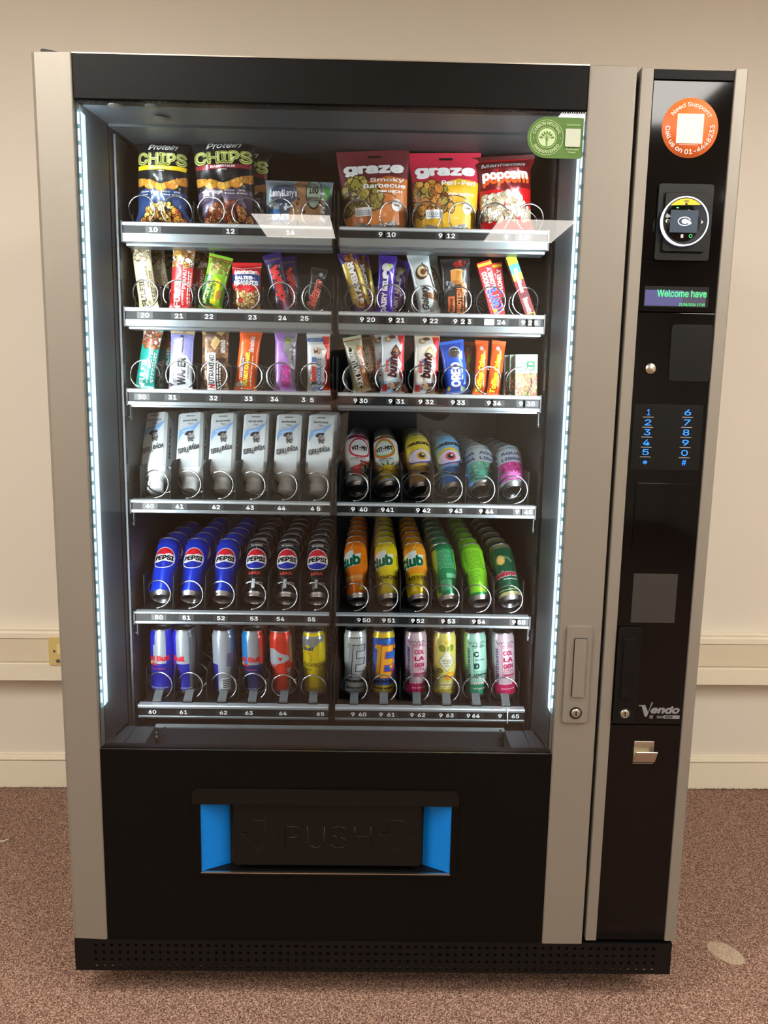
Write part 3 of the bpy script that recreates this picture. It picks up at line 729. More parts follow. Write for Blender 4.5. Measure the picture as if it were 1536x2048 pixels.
def helix(y0, pitch, turns, r, end_deg, hand):
    pts = []; n = int(turns*26)
    for k in range(n+1):
        t = k/26.0; a = math.radians(end_deg)+hand*2*math.pi*t
        # each turn is nearly flat and steps back in its last third
        fr = t-math.floor(t); y = y0+pitch*(math.floor(t)+ (fr*.45 if fr < .6 else .27+(fr-.6)/.4*.73))
        pts.append((r*math.cos(a), y, r*math.sin(a)))
    return pts
_hel = {}
def coil(parent, x, z, key):
    if key not in _hel:
        y0, pitch, turns, end, hand = key; b = MB(); b.tube(helix(y0, pitch, turns, R_C, end, hand), .00165, 6, 'wire'); _hel[key] = b.mesh('spiral_coil')
    o = bpy.data.objects.new('spiral_coil', _hel[key]); sc.collection.objects.link(o); o.parent = parent; o.location = (x, 0, z); return o
# lanes are set by where the coils stand
def coil_x(row, i): return at(COILS[row][i], COILY[row], .19)[0]
tagmesh = {}
for r in range(6):
    t1, t0, l0, b1, b0 = ROWS[r]; fz = FLOORZ[r]
    for s in range(2):
        xa, xb = SIDES[s]
        tr = vpart('shelf_tray'); tr['label'] = 'pull-out product tray, %s side, %s' % (('left', 'right')[s], ('top', 'second', 'third', 'fourth', 'fifth', 'bottom')[r])
        b = MB(); b.box(xa+.004, xb-.004, .172, .760, fz-.004, fz, 'tray'); hh = .030 if r < 3 else .07; b.box(xa+.004, xa+.006, .215, .76, fz, fz+hh, 'divider'); b.box(xb-.006, xb-.004, .215, .76, fz, fz+hh, 'divider'); b.build('tray_floor', tr)
        # front extrusion: bright lip, black label strip, darkened lower lip
        b = MB(); b.prism([(RY, t0), (RY-.003, t0+.001), (RY-.003, t1-.002), (RY, t1), (.176, t1), (.176, t0)], xa, xb, 'rail_alu', axis='x'); b.build('rail_lip', tr, bevel=.0008)
        b = MB(); b.box(xa+.001, xb-.001, RY+.001, .172, l0, t0, 'tray'); b.build('label_strip', tr)
        b = MB(); b.prism([(RY, l0), (RY-.002, l0-.001), (RY-.002, b0+.001), (RY+.002, b0), (.176, b0), (.176, l0)], xa, xb, 'rail_low', axis='x'); b.build('rail_lip', tr, bevel=.0008)
        if r < 3:
            b = MB(); b.box(xa+.002, xb-.002, .178, .22, b0-.004, fz-.005, 'rail_low'); b.build('tray_beam', tr)
        for xe in (xa-.0015, xb-.0015):
            b = MB(); b.box(xe, xe+.003, RY-.0035, .182, b0-.001, t1+.001, 'black_plastic'); b.build('rail_end', tr)
        for txt, px in TAGS[(r, s)]:
            row_y = (467, 633, 799, 1016, 1238, 1427)[r]; x = at(px, row_y, RY)[0]; zc = (l0+t0)/2
            if txt not in tagmesh:
                b = MB(); p = Paint(); w = .0058 if len(txt) == 1 else .0125
                if txt == '#w': b.box(-.010, .010, -.0008, 0, -.0062, .0062, 'plain', (225, 228, 226)); p.txt('[!', 0, -.001, .006, .004, (150, 150, 150))
                else: b.box(-w-.0035, w+.0035, -.0006, 0, -.0066, .0066, 'plain', (22, 22, 23)); p.txt(txt, 0, 0, w*1.34, .0090, (235, 238, 238), bold=.020)
                p.lay(b, lambda u, v, o: (u, -.0008-o, v), 'plain', L=.2); tagmesh[txt] = b.mesh('number_tag')
            o = bpy.data.objects.new('number_tag', tagmesh[txt]); sc.collection.objects.link(o); o.parent = tr; o.location = (x, RY+.0008, zc)
        lanes = [coil_x(r, i) for i in range(6*s, 6*s+6)]
        zc = at(COILS[r][0], COILY[r], .19)[1]; zc = fz+.0335
        for i, x in enumerate(lanes):
            j = 6*s+i
            if r == 0: key = (.186, .060, 7, -55 if i % 2 == 0 else -125, 1 if i % 2 == 0 else -1)
            elif r in (1, 2): key = (.186, .045, 9, -100, -1)
            elif r in (3, 4): key = (.184, .075, 6, -95, 1)
            else: key = (.190, .062, 7, -60 if i < 4 else 15, 1)
            if r in (1, 2): key = (.186, .045, 9, (-100, -140, -75, -120, -95, -60)[i], (-1, 1, -1, -1, 1, 1)[(i+r) % 6])
            coil(tr, x, zc, key)
            if r == 5:
                b = MB(); b.box(x-.011, x+.011, .172, .196, fz, fz+.006, 'black_plastic')
                b.prism([(.174, fz+.006), (.174, fz+.010), (.198, fz+.023), (.209, fz+.022), (.209, fz+.0205), (.199, fz+.021), (.176, fz+.008), (.176, fz+.006)], x-.009, x+.009, 'clip_metal', axis='x')
                b.build('spring_clip', tr)
        if r == 0: edges = [(lanes[1]+lanes[2])/2, (lanes[3]+lanes[4])/2]
        else: edges = [(lanes[i]+lanes[i+1])/2 for i in range(5)]
        for x in edges:
            b = MB()
            if r in (3, 4): b.prism([(.185, fz+.001), (.185, fz+.040), (.190, fz+.043), (.195, fz+.075), (.225, fz+.082), (.74, fz+.082), (.74, fz+.001)], x-.0008, x+.0008, 'clear_plastic' if r == 3 and s == 0 and False else 'divider', axis='x')
            elif r == 5: b.prism([(.195, fz+.001), (.195, fz+.055), (.215, fz+.075), (.74, fz+.075), (.74, fz+.001)], x-.0008, x+.0008, 'divider', axis='x')
            else: b.box(x-.0006, x+.0006, .195, .74, fz+.001, fz+.052, 'divider')
            b.build('lane_divider', tr)
# centre uprights between left and right trays, and shelf brackets on the walls
for r in range(6):
    fz = FLOORZ[r]; b = MB()
    zt = fz+(.075 if r in (0, 1, 2) else .088)
    b.box(.5180, .5205, .178, .60, ROWS[r][4], zt, 'divider'); b.box(.5260, .5285, .178, .60, ROWS[r][4], zt, 'divider')
    part(b, 'tray_runner')
    for x0, x1 in ((.0925, .0995), (.949, .956)):
        if r not in (2, 3, 4): continue
        z = ROWS[r][4]-.002
        b = MB(); b.box(x0, x1, .178, .190, z-.030, z, 'bracket_metal'); xm = (x0+x1)/2
        b.lathe([(0, -.002), (.0018, -.0018), (.0022, 0)], (xm, .178, z-.024), 'y', 8, 'steel'); part(b, 'shelf_bracket')

# cable tie round the lower rail
b = MB(); x, z = at(1015, 1425, .155); b.tube([(x-.001, .158, .581), (x-.0005, .1535, .579), (x+.0005, .1530, .5480), (x+.001, .158, .5465)], .0012, 6, 'white_plastic')
o = b.build('cable_tie'); tag(o, 'white cable tie looped round the bottom rail beside number 65', 'cable tie')

# ================================================================= PRODUCTS
class D:
    """design sheet in relative units: u in -1..1 across, v in 0..1 up"""
    def __init__(s, W, H): s.W = W/2; s.H = H; s.p = Paint()
    def r(s, u0, v0, u1, v1, c, rot=0): s.p.rect(u0*s.W, v0*s.H, u1*s.W, v1*s.H, c, rot=rot)
    def rr(s, u0, v0, u1, v1, c, k=.2): 
        a = abs(u1-u0)*s.W; b_ = abs(v1-v0)*s.H; s.p.rrect(u0*s.W, v0*s.H, u1*s.W, v1*s.H, min(a, b_)*k, c)
    def e(s, u, v, ru, rv, c, rot=0, n=22): s.p.ell(u*s.W, v*s.H, ru*s.W, rv*s.H, c, n=n, rot=rot)
    def c(s, u, v, r, c, n=22): s.p.ell(u*s.W, v*s.H, r*s.W, r*s.W, c, n=n)
    def o(s, u, v, r, w, c, k=1., a0=0, a1=360, rot=0): s.p.ring(u*s.W, v*s.H, r*s.W, r*s.W*k, w*s.W, c, a0=a0, a1=a1, rot=rot)
    def q(s, pts, c): s.p.poly([(u*s.W, v*s.H) for u, v in pts], c)
    def l(s, pts, w, c): s.p.line([(u*s.W, v*s.H) for u, v in pts], w*s.W, c)
    def t(s, txt, u, v, ln, th, c, rot=0, bold=.02, shear=0.):
        if 60 < abs(rot) < 120: w, h = ln*s.H, th*2*s.W
        else: w, h = ln*2*s.W, th*s.H
        s.p.txt(txt, u*s.W, v*s.H, w, h, c, rot=rot, bold=bold, shear=shear)
    def b(s, u0, v0, u1, v1, n, r, cols, seed=1, inside=None, edge=None):
        f = None
        if inside: f = lambda u, v: inside(u/s.W, v/s.H)
        s.p.blobs(u0*s.W, v0*s.H, u1*s.W, v1*s.H, n, r*s.W, cols, seed, f, edge)
    def scrib(s, u, v, ln, th, c, rot=0, seed=1, n=9):
        """a line of print too small to read"""
        R = random.Random(seed); x = -.5
        while x < .5:
            w = R.uniform(.04, .12)
            w = min(w, .5-x); cu, cv = u*s.W, v*s.H
            L = (ln*s.H if rot in (90, -90) else ln*2*s.W); hh = (th*2*s.W if rot in (90, -90) else th*s.H)
            pts = [(cu+x*L, cv-hh/2), (cu+(x+w*.8)*L, cv-hh/2), (cu+(x+w*.8)*L, cv+hh/2), (cu+x*L, cv+hh/2)]
            s.p.layer -= 0 if x == -.5 else 1
            s.p.poly(s.p._rot(pts, cu, cv, rot), c); x += w+R.choice((0, .02, .03))

def smooth(x): x = max(0., min(1., x)); return x*x*(3-2*x)

def wrapper(W, H, T, base, design, m='foil', seal=.09, seed=0, kind='bar', back=(90, 90, 90), bands=(), pinch=.10, wr=.0007, sealcol=None, zig=True, taper=0.):
    """a flow-wrapped bar or a pillow bag; returns (body mesh, seal meshes)"""
    R = random.Random(seed); ph = [R.uniform(0, 6.28) for _ in range(6)]
    sb = seal
    def fade(v):
        e = v/H
        if kind == 'doy': return smooth((1-e)/.55)*(.35+.65*smooth(e/.06)) if e > 0 else .3
        return smooth((e-sb*.45)/.16)*smooth((1-e-sb*.45)/.16)
    def ux(u, v): return u*(1-pinch*fade(v))*(1+taper*(v/H-.5))
    def bulge(u, v):
        a = min(1., abs(u)/(W/2)); f = fade(v)
        h = T/2*(max(0., 1-a**2.6))**.55*f
        w = wr*(math.sin(v*70/H*.35+ph[0]+u*60)+math.sin(u*190+ph[1]+v*25)*.7+math.sin(v*160+ph[2]-u*110)*.5)*f*(1-a*a)
        return h+w+.0004*(1-a)
    def S(u, v, o=0.): return (ux(u, v), -(bulge(u, v)+o), v)
    mb = MB(); nu, nv = 16, 26; vs = []
    us = [math.sin((i/nu-.5)*math.pi)*W/2 for i in range(nu+1)]
    for j in range(nv+1):
        for u in us: vs.append(S(u, H*j/nv))
    nb = len(vs)
    for j in range(nv+1):
        for u in us:
            x, y, z = S(u, H*j/nv); vs.append((x, -y, z))
    def colour(v):
        for v0, v1, c in bands:
            if v0 <= v <= v1: return c
        return base
    for j in range(nv):
        fs = [(j*(nu+1)+i, j*(nu+1)+i+1, (j+1)*(nu+1)+i+1, (j+1)*(nu+1)+i) for i in range(nu)]
        off = len(mb.v) if False else 0
        fb = [tuple(reversed([nb+k for k in f])) for f in fs]
        c = lin(colour((j+.5)/nv))
        if not mb.v: mb.v = [tuple(v) for v in vs]
        for f in fs+fb: mb.f.append(f); mb.m.append(m); mb.c.append(c); mb.sm.append(True)
    for j in range(nv):     # close the sides
        for i in (0, nu):
            a = j*(nu+1)+i; f = (a, a+nu+1, nb+a+nu+1, nb+a); mb.f.append(f if i == 0 else tuple(reversed(f))); mb.m.append(m); mb.c.append(lin(base)); mb.sm.append(True)
    d = D(W, H)
    if design: design(d)
    lim = W/2*.975
    d.p.lay(mb, S, m, L=.006, off=.0004, clip=lambda u, v: (max(-lim, min(lim, u)), max(H*.004, min(H*.996, v))))
    seals = []
    if zig and kind != 'doy':
        for top in (0, 1):
            sm_ = MB(); n = 22; vs = []; fs = []; sc_ = sealcol or colour(.99 if top else .01)
            hgt = H*sb*.52; z0 = H if top else 0; sg = -1 if top else 1
            for i in range(2*n+1):
                x = (-.5+i/(2*n))*W*1.01*(1+taper*(.5 if top else -.5)); zz = z0-sg*(.0012 if i % 2 else 0.0)
                vs += [(x, -.0011, zz), (x, -.0011, z0+sg*hgt), (x, .0011, zz), (x, .0011, z0+sg*hgt)]
            for i in range(2*n):
                k = 4*i; fs += [(k, k+4, k+5, k+1), (k+2, k+3, k+7, k+6), (k, k+2, k+6, k+4)]
            if top: fs = [tuple(reversed(f)) for f in fs]
            sm_.add(vs, fs, m, sc_, False)
            seals.append(sm_.mesh('crimped_seal'))
    return mb.mesh('wrapper'), seals

def boxpack(W, H, T, base, design, m='card', bands=()):
    mb = MB(); mb.box(-W/2, W/2, -T/2, T/2, 0, H, m, base)
    d = D(W, H); design(d); d.p.lay(mb, lambda u, v, o=0: (u, -T/2-o, v), m, L=.5, clip=lambda u, v: (max(-W/2, min(W/2, u)), max(0, min(H, v))))
    return mb.mesh('box'), []

ITEMS = []
def put(kind, mesh, seals, name, label, cat, group, px_bot, px_top, row, y, W, seals_name='crimped_seal', lean=3.0, first=None):
    """stands an item on its shelf: px_bot / px_top are its foot and head as measured, y its distance behind the door face"""
    return None

def place(proto, x, y, z, rot, label, cat, group):
    o = proto if not proto.get('used') else copy_tree(proto)
    proto['used'] = 1
    if 'used' in o and o is not proto: del o['used']
    o.location = (x, y, z); o.rotation_euler = rot; tag(o, label, cat, group); return o

def snack(row, bot, top, wpx, y, T, base, design, name, label, cat='snack', group=None, behind=(), **kw):
    lean = kw.pop('lean', 4.0); box = kw.pop('box', False); zlift = kw.pop('zlift', 0.0)
    xb, _ = at(bot[0], bot[1], y); fz = FLOORZ[row]; xt, zt = at(top[0], top[1], y+.008)
    roll = math.atan2(xt-xb, zt-fz); H = (zt-fz)/math.cos(roll)/math.cos(math.radians(lean)); Wd = wpx*(y-CY)/F_PX*1.02
    H -= abs(Wd/2*math.sin(roll))*1.0
    if box: me, se = boxpack(Wd, H, T, base, design, **kw)
    else: me, se = wrapper(Wd, H, T, base, design, **kw)
    o = bpy.data.objects.new(name, me); sc.collection.objects.link(o)
    for s_ in se:
        c = bpy.data.objects.new('crimped_seal', s_); sc.collection.objects.link(c); c.parent = o
    z = fz+abs(Wd/2*math.sin(roll))+.0006+zlift
    o.location = (xb, y, z); o.rotation_euler = (-math.radians(lean), roll, 0); tag(o, label, cat, group)
    for k, (dx, dy, droll, lab) in enumerate(behind):
        c = copy_tree(o); c.location = (xb+dx, y+dy, z+.0004); c.rotation_euler = (-math.radians(lean), roll+math.radians(droll), 0); tag(c, lab, cat, group)
    return o

WHT = (238, 236, 232); BLK = (22, 22, 24)
Z1 = lambda x, y: (240+x/3.4909, 240+y/3.4909)
CHIP = [(214, 160, 60), (200, 140, 48), (228, 182, 86), (186, 120, 40)]
# ---- top shelf
def d_chips(flav, sub, mid, foot):
    def f(d):
        d.q([(-1, .0), (1, .0), (1, .36), (.5, .40), (0, .46), (-.5, .42), (-1, .36)], mid)
        d.q([(-.98, .50), (.98, .50), (.98, .60), (-.98, .60)], BLK)
        for u, v in ((-.82, .485), (-.42, .45), (0, .43), (.42, .455), (.82, .50)):
            d.e(u, v, .26, .055, (150, 96, 30)); d.e(u, v+.004, .24, .050, CHIP[(int(u*9)) % 4]); d.b(u-.2, v-.03, u+.2, v+.03, 10, .025, [(236, 200, 120), (150, 100, 40), (120, 130, 50)], seed=int(u*10)+20)
        d.q([(-.98, .52), (-.45, .50), (0, .455), (.45, .50), (.98, .545), (.98, .60), (-.98, .60)], BLK)
        d.t('Protein', 0.05, .845, .56, .075, WHT, bold=.015, shear=.35)
        d.t('CHIPS', 0, .715, .96, .135, (196, 200, 110), bold=.075); d.t('CHIPS', 0, .718, .93, .118, (92, 100, 36), bold=.03); d.t('CHIPS', 0.01, .720, .90, .100, (205, 210, 128), bold=.0)
        d.q([(-.92, .60), (.92, .60), (.96, .645), (-.96, .645)], sub); d.t(flav, 0, .623, .42, .026, WHT if sub[0] < 200 else (250, 235, 150), bold=.03)
        d.t('FLAVOUR', 0, .588, .14, .012, WHT, bold=0)
        for u, tx in ((-.62, 'Gluten\nfree'), (-.22, 'Vegan'), (.2, 'NOT\nfried'), (.62, '20%\nProtein')):
            d.t(tx, u, .355, .17, .048, WHT, bold=.01)
        d.b(-.75, .03, .8, .24, 90, .085, foot, seed=4, inside=lambda u, v: v < .26-.28*(u-.05)**2, edge=(60, 34, 16))
        d.rr(-.08, .93, .10, 1.0, sub, .1)
    return f
snack(0, Z1(305, 715), Z1(305, 112), 107, .222, .045, BLK, d_chips('CHEESE', (232, 196, 30), (40, 62, 105), [(232, 196, 90), (216, 150, 50), (240, 214, 130), (170, 80, 40)]),
      'chip_bag', 'black and navy bag of protein chips with yellow stripe over tag 10', 'snack bag', 'protein chip bags', sealcol=(76, 72, 80), pinch=.12, wr=.0011)  # black seal painted grey, its lit look put into the colour
snack(0, Z1(755, 720), Z1(715, 98), 122, .222, .045, BLK, d_chips('BARBEQUE', (136, 40, 52), (84, 70, 92), [(140, 60, 36), (190, 120, 76), (110, 40, 26), (216, 160, 110)]),
      'chip_bag', 'black and purple bag of protein chips with red stripe, frontmost over tag 12', 'snack bag', 'protein chip bags', sealcol=(80, 76, 84), taper=.16, pinch=.12, wr=.0014,  # seal grey carries the light falling on a black crimp
      behind=((.017, .060, 3, 'second black and purple chip bag, half hidden behind the front one over tag 12'),))
def d_cookie(d):
    d.r(-1, 0, -.15, 1, (120, 130, 138)); d.q([(-1, 0), (-.05, 0), (-.15, .38), (-1, .42)], (42, 100, 165))
    d.e(.25, .45, .62, .62, (150, 112, 78), n=30); d.b(-.3, .0, .8, .95, 16, .045, [(60, 36, 24)], seed=3)
    d.q([(.55, 0), (1, 0), (1, 1), (.3, 1), (.75, .6)], (120, 140, 150)); 
    d.e(.45, .75, .24, .34, (20, 20, 22)); d.e(.45, .75, .21, .30, (150, 170, 150)); d.t('16G', .45, .80, .14, .17, BLK, bold=.04); d.t('PROTEIN', .45, .62, .17, .07, BLK, bold=.02)
    d.e(.86, .80, .09, .10, (70, 150, 60), rot=30); d.e(.80, .68, .08, .08, (60, 130, 50), rot=-30)
    d.e(-.45, .70, .42, .20, (60, 70, 92)); d.t("Lenny&Larry's", -.45, .70, .40, .17, (225, 228, 235), bold=.02); d.e(-.42, .42, .16, .16, (50, 62, 84)); d.b(-.6, .35, -.2, .5, 10, .05, [(200, 205, 212), (60, 66, 80)], seed=8)
    d.t('COMPLETE', -.62, .25, .34, .12, WHT, bold=.03); d.t('COOKIE', -.55, .09, .30, .12, WHT, bold=.03)
    for u, v in ((.78, .35), (.92, .2), (.85, .1)): d.e(u, v, .08, .10, (60, 40, 32))
snack(0, Z1(1248, 728), Z1(1255, 432), 126, .215, .030, (150, 160, 160), d_cookie, 'cookie_packet', 'grey packet of a chocolate chip protein cookie over tag 14', 'snack packet', 'top shelf packets', seal=.05, kind='bar', zig=False, m='foil', pinch=.02)
Zg = lambda x, y: (640+x/2.844, 260+y/2.844)
def d_graze(top, low, title, l2, nut):
    def f(d):
        d.q([(-1, 0), (1, 0), (1, .62), (.4, .66), (-.1, .60), (-.6, .50), (-1, .42)], low)
        d.rr(-.16, .905, .22, .935, (12, 12, 12), .45)
        d.t('graze', .0, .735, .86, .150, WHT, bold=.055, shear=-.02)
        d.q([(-1, .20), (-.2, .20), (.3, .30), (.1, .45), (-.4, .60), (-1, .50)], (92, 56, 22) if nut == 0 else (110, 60, 24))
        d.b(-.95, .22, .15, .62, 70, .12, [(150, 140, 60), (176, 160, 78), (120, 100, 44)] if nut == 0 else [(214, 160, 70), (190, 120, 50), (150, 84, 40), (160, 140, 60)], seed=6+nut, inside=lambda u, v: v < .62-.35*(u+.55)**2 and v > .22+.1*(u+.5), edge=(60, 40, 18))
        d.t(title, .38, .60, .50, .062, WHT, bold=.02)
        if l2: d.t(l2, .30, .53, .62, .058, WHT, bold=.02)
        d.t('CRUNCH', .45, .455, .38, .034, WHT, bold=.03)
        d.o(.25, .36, .42, .03, (100, 50, 20), k=.5, a0=20, a1=170); 
        d.rr(-.62, .165, -.10, .275, WHT, .1); [d.p.ring((-.54+k*.12)*d.W, .225*d.H, .0035, .0035, .0012, (90, 130, 150), n=10) for k in range(4)]; d.scrib(-.36, .19, .22, .010, (90, 130, 150))
        d.e(.66, .29, .15, .075, WHT); d.scrib(.66, .29, .09, .02, (120, 60, 20)); 
        d.q([(-.8, 0), (.75, 0), (.55, .09), (.1, .06), (-.2, .05), (-.6, .10)], (190, 192, 192)); d.q([(-.82, .0), (-.2, .0), (-.30, .07), (-.6, .10)], (120, 110, 104)); d.q([(.2, 0), (.75, 0), (.62, .10), (.4, .09)], (120, 110, 104))
    return f
snack(0, Zg(320, 556), Zg(300, 118), 128, .225, .050, (104, 36, 44), d_graze((104, 36, 44), (196, 112, 44), 'Smoky', 'Barbecue', 0), 'snack_pouch', 'maroon and orange stand-up pouch of roasted snack peas over tag 9 10', 'snack bag', 'stand-up snack pouches', kind='doy', m='print', pinch=.03, taper=.14)
snack(0, Zg(712, 560), Zg(710, 130), 128, .225, .050, (188, 34, 62), d_graze((188, 34, 62), (216, 166, 28), 'Peri-Peri', None, 1), 'snack_pouch', 'red and yellow stand-up pouch of spicy roasted snacks over tag 9 12', 'snack bag', 'stand-up snack pouches', kind='doy', m='print', pinch=.03, taper=.14)
def d_pop(d):
    d.r(-1, .55, 1, 1, (106, 16, 22)); d.q([(-1, .60), (.3, .50), (1, .64), (1, .75), (-1, .75)], (106, 16, 22))
    d.t('Manhattan', -.05, .86, .78, .065, WHT, rot=0, bold=.02, shear=.4)
    d.t('popcorn', .02, .655, .86, .15, (226, 92, 30), bold=.07); d.t('popcorn', .0, .70, .84, .125, (252, 250, 245), bold=.06)
    d.b(-.95, .17, .9, .52, 170, .085, [(244, 240, 226), (226, 216, 188), (250, 248, 240), (200, 180, 140)], seed=9, inside=lambda u, v: v < .54-.20*abs(u+.1)**1.6+.05*math.sin(u*6) and v > .16, edge=(150, 124, 92))
snack(0, Zg(1060, 565), Zg(1040, 150), 112, .225, .048, (196, 18, 26), d_pop, 'popcorn_bag', 'red bag of popcorn over tag 9 14', 'snack bag', 'popcorn bag', sealcol=(80, 12, 18), taper=.10, pinch=.12, wr=.0014)

# ---- second shelf, left
Z2 = lambda x, y: (240+x/3.4909, 470+y/3.4909); Z2r = lambda x, y: (650+x/3.268, 480+y/3.268)
def d_fulfil(c, txt1, pic, bodyv):
    def f(d):
        d.b(-.9, bodyv, .9, .97, 46, .26, pic, seed=3, edge=(90, 60, 30))
        d.t('FULFIL', -.30, .27, .42, .30, WHT if c[0] < 200 or c[1] < 120 else (70, 60, 48), rot=90, bold=.04)
        for k in range(6): d.l([(-.50, .085+.072*k), (-.12, .085+.072*k)], .035, c)
        d.t(txt1, .32, .50, .34, .17, WHT if c[1] < 170 else (90, 78, 60), rot=90, bold=.02)
        d.scrib(.66, .36, .50, .05, WHT if c[1] < 170 else (110, 96, 76), rot=90); d.scrib(.82, .36, .46, .035, WHT if c[1] < 170 else (110, 96, 76), rot=90, seed=5)
        d.t('VITAMIN &', .22, .20, .22, .09, WHT if c[1] < 170 else (110, 96, 76), rot=90, bold=.02)
        d.c(-.25, .05, .18, WHT)
    return f
snack(1, Z2(205, 497), Z2(140, 80), 37, .213, .018, (206, 194, 158), d_fulfil((206, 194, 158), 'CHOCOLATE', [(214, 204, 172), (190, 176, 140), (150, 120, 84), (222, 214, 186)], .80), 'protein_bar',
      'cream vitamin protein bar leaning left, frontmost over tag 20', 'snack bar', 'cream protein bars over tag 20', pinch=.06,
      behind=((.018, .045, -1, 'second cream protein bar, behind the front one over tag 20'), (.034, .090, 2, 'rearmost of the three cream protein bars over tag 20')))
snack(1, Z2(420, 500), Z2(450, 72), 43, .213, .018, (204, 38, 42), d_fulfil((204, 38, 42), 'PEANUT', [(160, 96, 44), (206, 150, 60), (120, 62, 30), (235, 228, 220), (228, 180, 90)], .68), 'protein_bar',
      'red peanut butter protein bar, frontmost over tag 21', 'snack bar', 'red protein bars over tag 21', bands=((.68, 1.0, (225, 220, 214)),), pinch=.06,
      behind=((.020, .045, 4, 'second red protein bar, in shadow behind the front one over tag 21'),))
def d_nv(d):
    d.r(-1, .0, 1, .07, (168, 50, 30)); d.r(-1, .93, 1, 1, (150, 50, 30))
    d.b(-.6, .68, .95, .92, 40, .13, [(176, 140, 80), (206, 176, 120), (140, 100, 50), (120, 130, 50)], seed=2, edge=(90, 80, 30))
    d.q([(-.9, .62), (-.3, .60), (.2, .07), (-.9, .07)], (24, 96, 44)); d.t('NATURE VALLEY', -.45, .34, .50, .20, (214, 226, 120), rot=84, bold=.04)
    d.q([(-.1, .12), (.45, .1), (.55, .55), (0, .60)], (226, 212, 30)); d.t('CRUNCHY', .08, .34, .30, .14, (30, 100, 40), rot=90, bold=.04)
    d.e(.55, .28, .22, .10, (196, 130, 60)); d.e(.6, .16, .2, .06, (150, 190, 40))
snack(1, Z2(625, 505), Z2(712, 150), 45, .213, .020, (124, 182, 36), d_nv, 'granola_bar', 'green oat granola bar leaning right over tag 22', 'snack bar', 'second shelf bars', pinch=.06)
def d_peanut(d):
    d.q([(-1, .58), (1, .52), (1, .76), (-1, .76)], (22, 42, 104)); d.t('Manhattan', -.02, .80, .82, .085, WHT, bold=.03, shear=.3)
    d.t('SALTED', -.15, .685, .62, .075, WHT, bold=.05); d.t('PEANUTS', .0, .585, .84, .10, WHT, bold=.06)
    d.r(-1, .42, 1, .53, (206, 24, 34)); d.b(-.9, .04, .9, .42, 60, .15, [(216, 178, 108), (196, 154, 84), (232, 200, 136)], seed=5, edge=(110, 70, 34))
    d.l([(-1, .90), (-.2, .86), (1, .92)], .04, WHT)
snack(1, Z2(885, 515), Z2(885, 200), 57, .215, .026, (200, 22, 32), d_peanut, 'peanut_bag', 'red and navy bag of salted peanuts over tag 23', 'snack bag', 'second shelf packets', pinch=.06, wr=.001)
def d_wispa(d):
    d.t('Wispa', -.05, .42, .74, .62, (226, 52, 50), rot=-84, bold=.06); d.t('Wispa', -.05, .42, .72, .52, (120, 16, 40), rot=-84, bold=.01); d.t('Wispa', -.07, .42, .71, .50, (200, 40, 50), rot=-84, bold=.0)
    d.q([(-1, .84), (1, .80), (1, .90), (-1, .92)], (50, 30, 110)); d.t('Cadbury', 0, .89, .8, .05, (190, 140, 60), bold=.01, shear=.3); d.q([(-.1, 0), (.4, 0), (.2, .2), (.0, .2)], (150, 140, 190))
snack(1, Z2(1160, 505), Z2(1055, 135), 35, .213, .018, (24, 14, 46), d_wispa, 'chocolate_bar', 'shade-darkened purple chocolate bar with red letters leaning left over tag 24', 'chocolate bar', 'second shelf bars', pinch=.06, bands=((.86, 1, (40, 24, 96)),),  # base purple darkened for the shade the bar stands in
      behind=((.016, .045, 6, 'second shade-darkened purple chocolate bar, in shadow behind the front one over tag 24'),))
def d_mars(d):
    d.t('Mars', .0, .42, .66, .58, (226, 196, 170), rot=80, bold=.075, shear=.25); d.t('Mars', .0, .42, .64, .52, (206, 30, 34), rot=80, bold=.03, shear=.25)
    d.c(.35, .86, .26, (190, 196, 196)); d.o(.35, .86, .2, .05, (40, 40, 40)); d.scrib(.7, .45, .5, .05, (110, 100, 90), rot=90)
snack(1, Z2(1340, 515), Z2(1395, 238), 32, .213, .016, (22, 17, 17), d_mars, 'chocolate_bar', 'small black chocolate bar with red script over tag 25', 'chocolate bar', 'second shelf bars', pinch=.06)
# ---- second shelf, right
def d_starbar(d):
    d.q([(-.75, .10), (.9, .10), (.9, .82), (-.4, .86)], (120, 74, 30)); d.q([(-.95, .18), (-.3, .1), (-.1, .84), (-.9, .8)], (206, 182, 74)); d.q([(.6, .1), (.95, .1), (.95, .7), (.5, .78)], (196, 170, 60))
    d.e(.0, .88, .5, .06, (150, 84, 40)); d.b(-.5, .82, .6, .94, 16, .16, [(120, 60, 26), (190, 120, 60), (90, 44, 20)], seed=3)
    d.t('STARBAR', .02, .47, .70, .44, (20, 16, 30), rot=90, bold=.11); d.t('STARBAR', -.02, .47, .68, .38, WHT, rot=90, bold=.05)
    d.b(-.6, .08, .8, .2, 14, .14, [(206, 160, 90), (160, 100, 50)], seed=7)
snack(1, Z2r(258, 468), Z2r(133, 75), 36, .213, .018, (58, 34, 116), d_starbar, 'chocolate_bar', 'purple and yellow chocolate bar leaning left, frontmost over tag 9 20', 'chocolate bar', 'purple and yellow bars over tag 9 20', pinch=.06,
      behind=((.014, .045, 5, 'second purple and yellow chocolate bar, behind the front one over tag 9 20'),))
def d_dairy(d):
    d.t('DAIRY MILK', -.10, .36, .64, .32, WHT, rot=90, bold=.045); d.e(-.1, .80, .50, .07, (206, 210, 200)); d.e(.4, .83, .3, .04, (170, 190, 120))
    d.e(-.25, .68, .25, .06, WHT); d.q([(.3, .75), (.8, .5), (.7, .7)], (210, 190, 230)); d.l([(.75, .1), (.45, .4), (.85, .7)], .08, (110, 80, 190)); d.c(.4, .05, .2, (190, 190, 220))
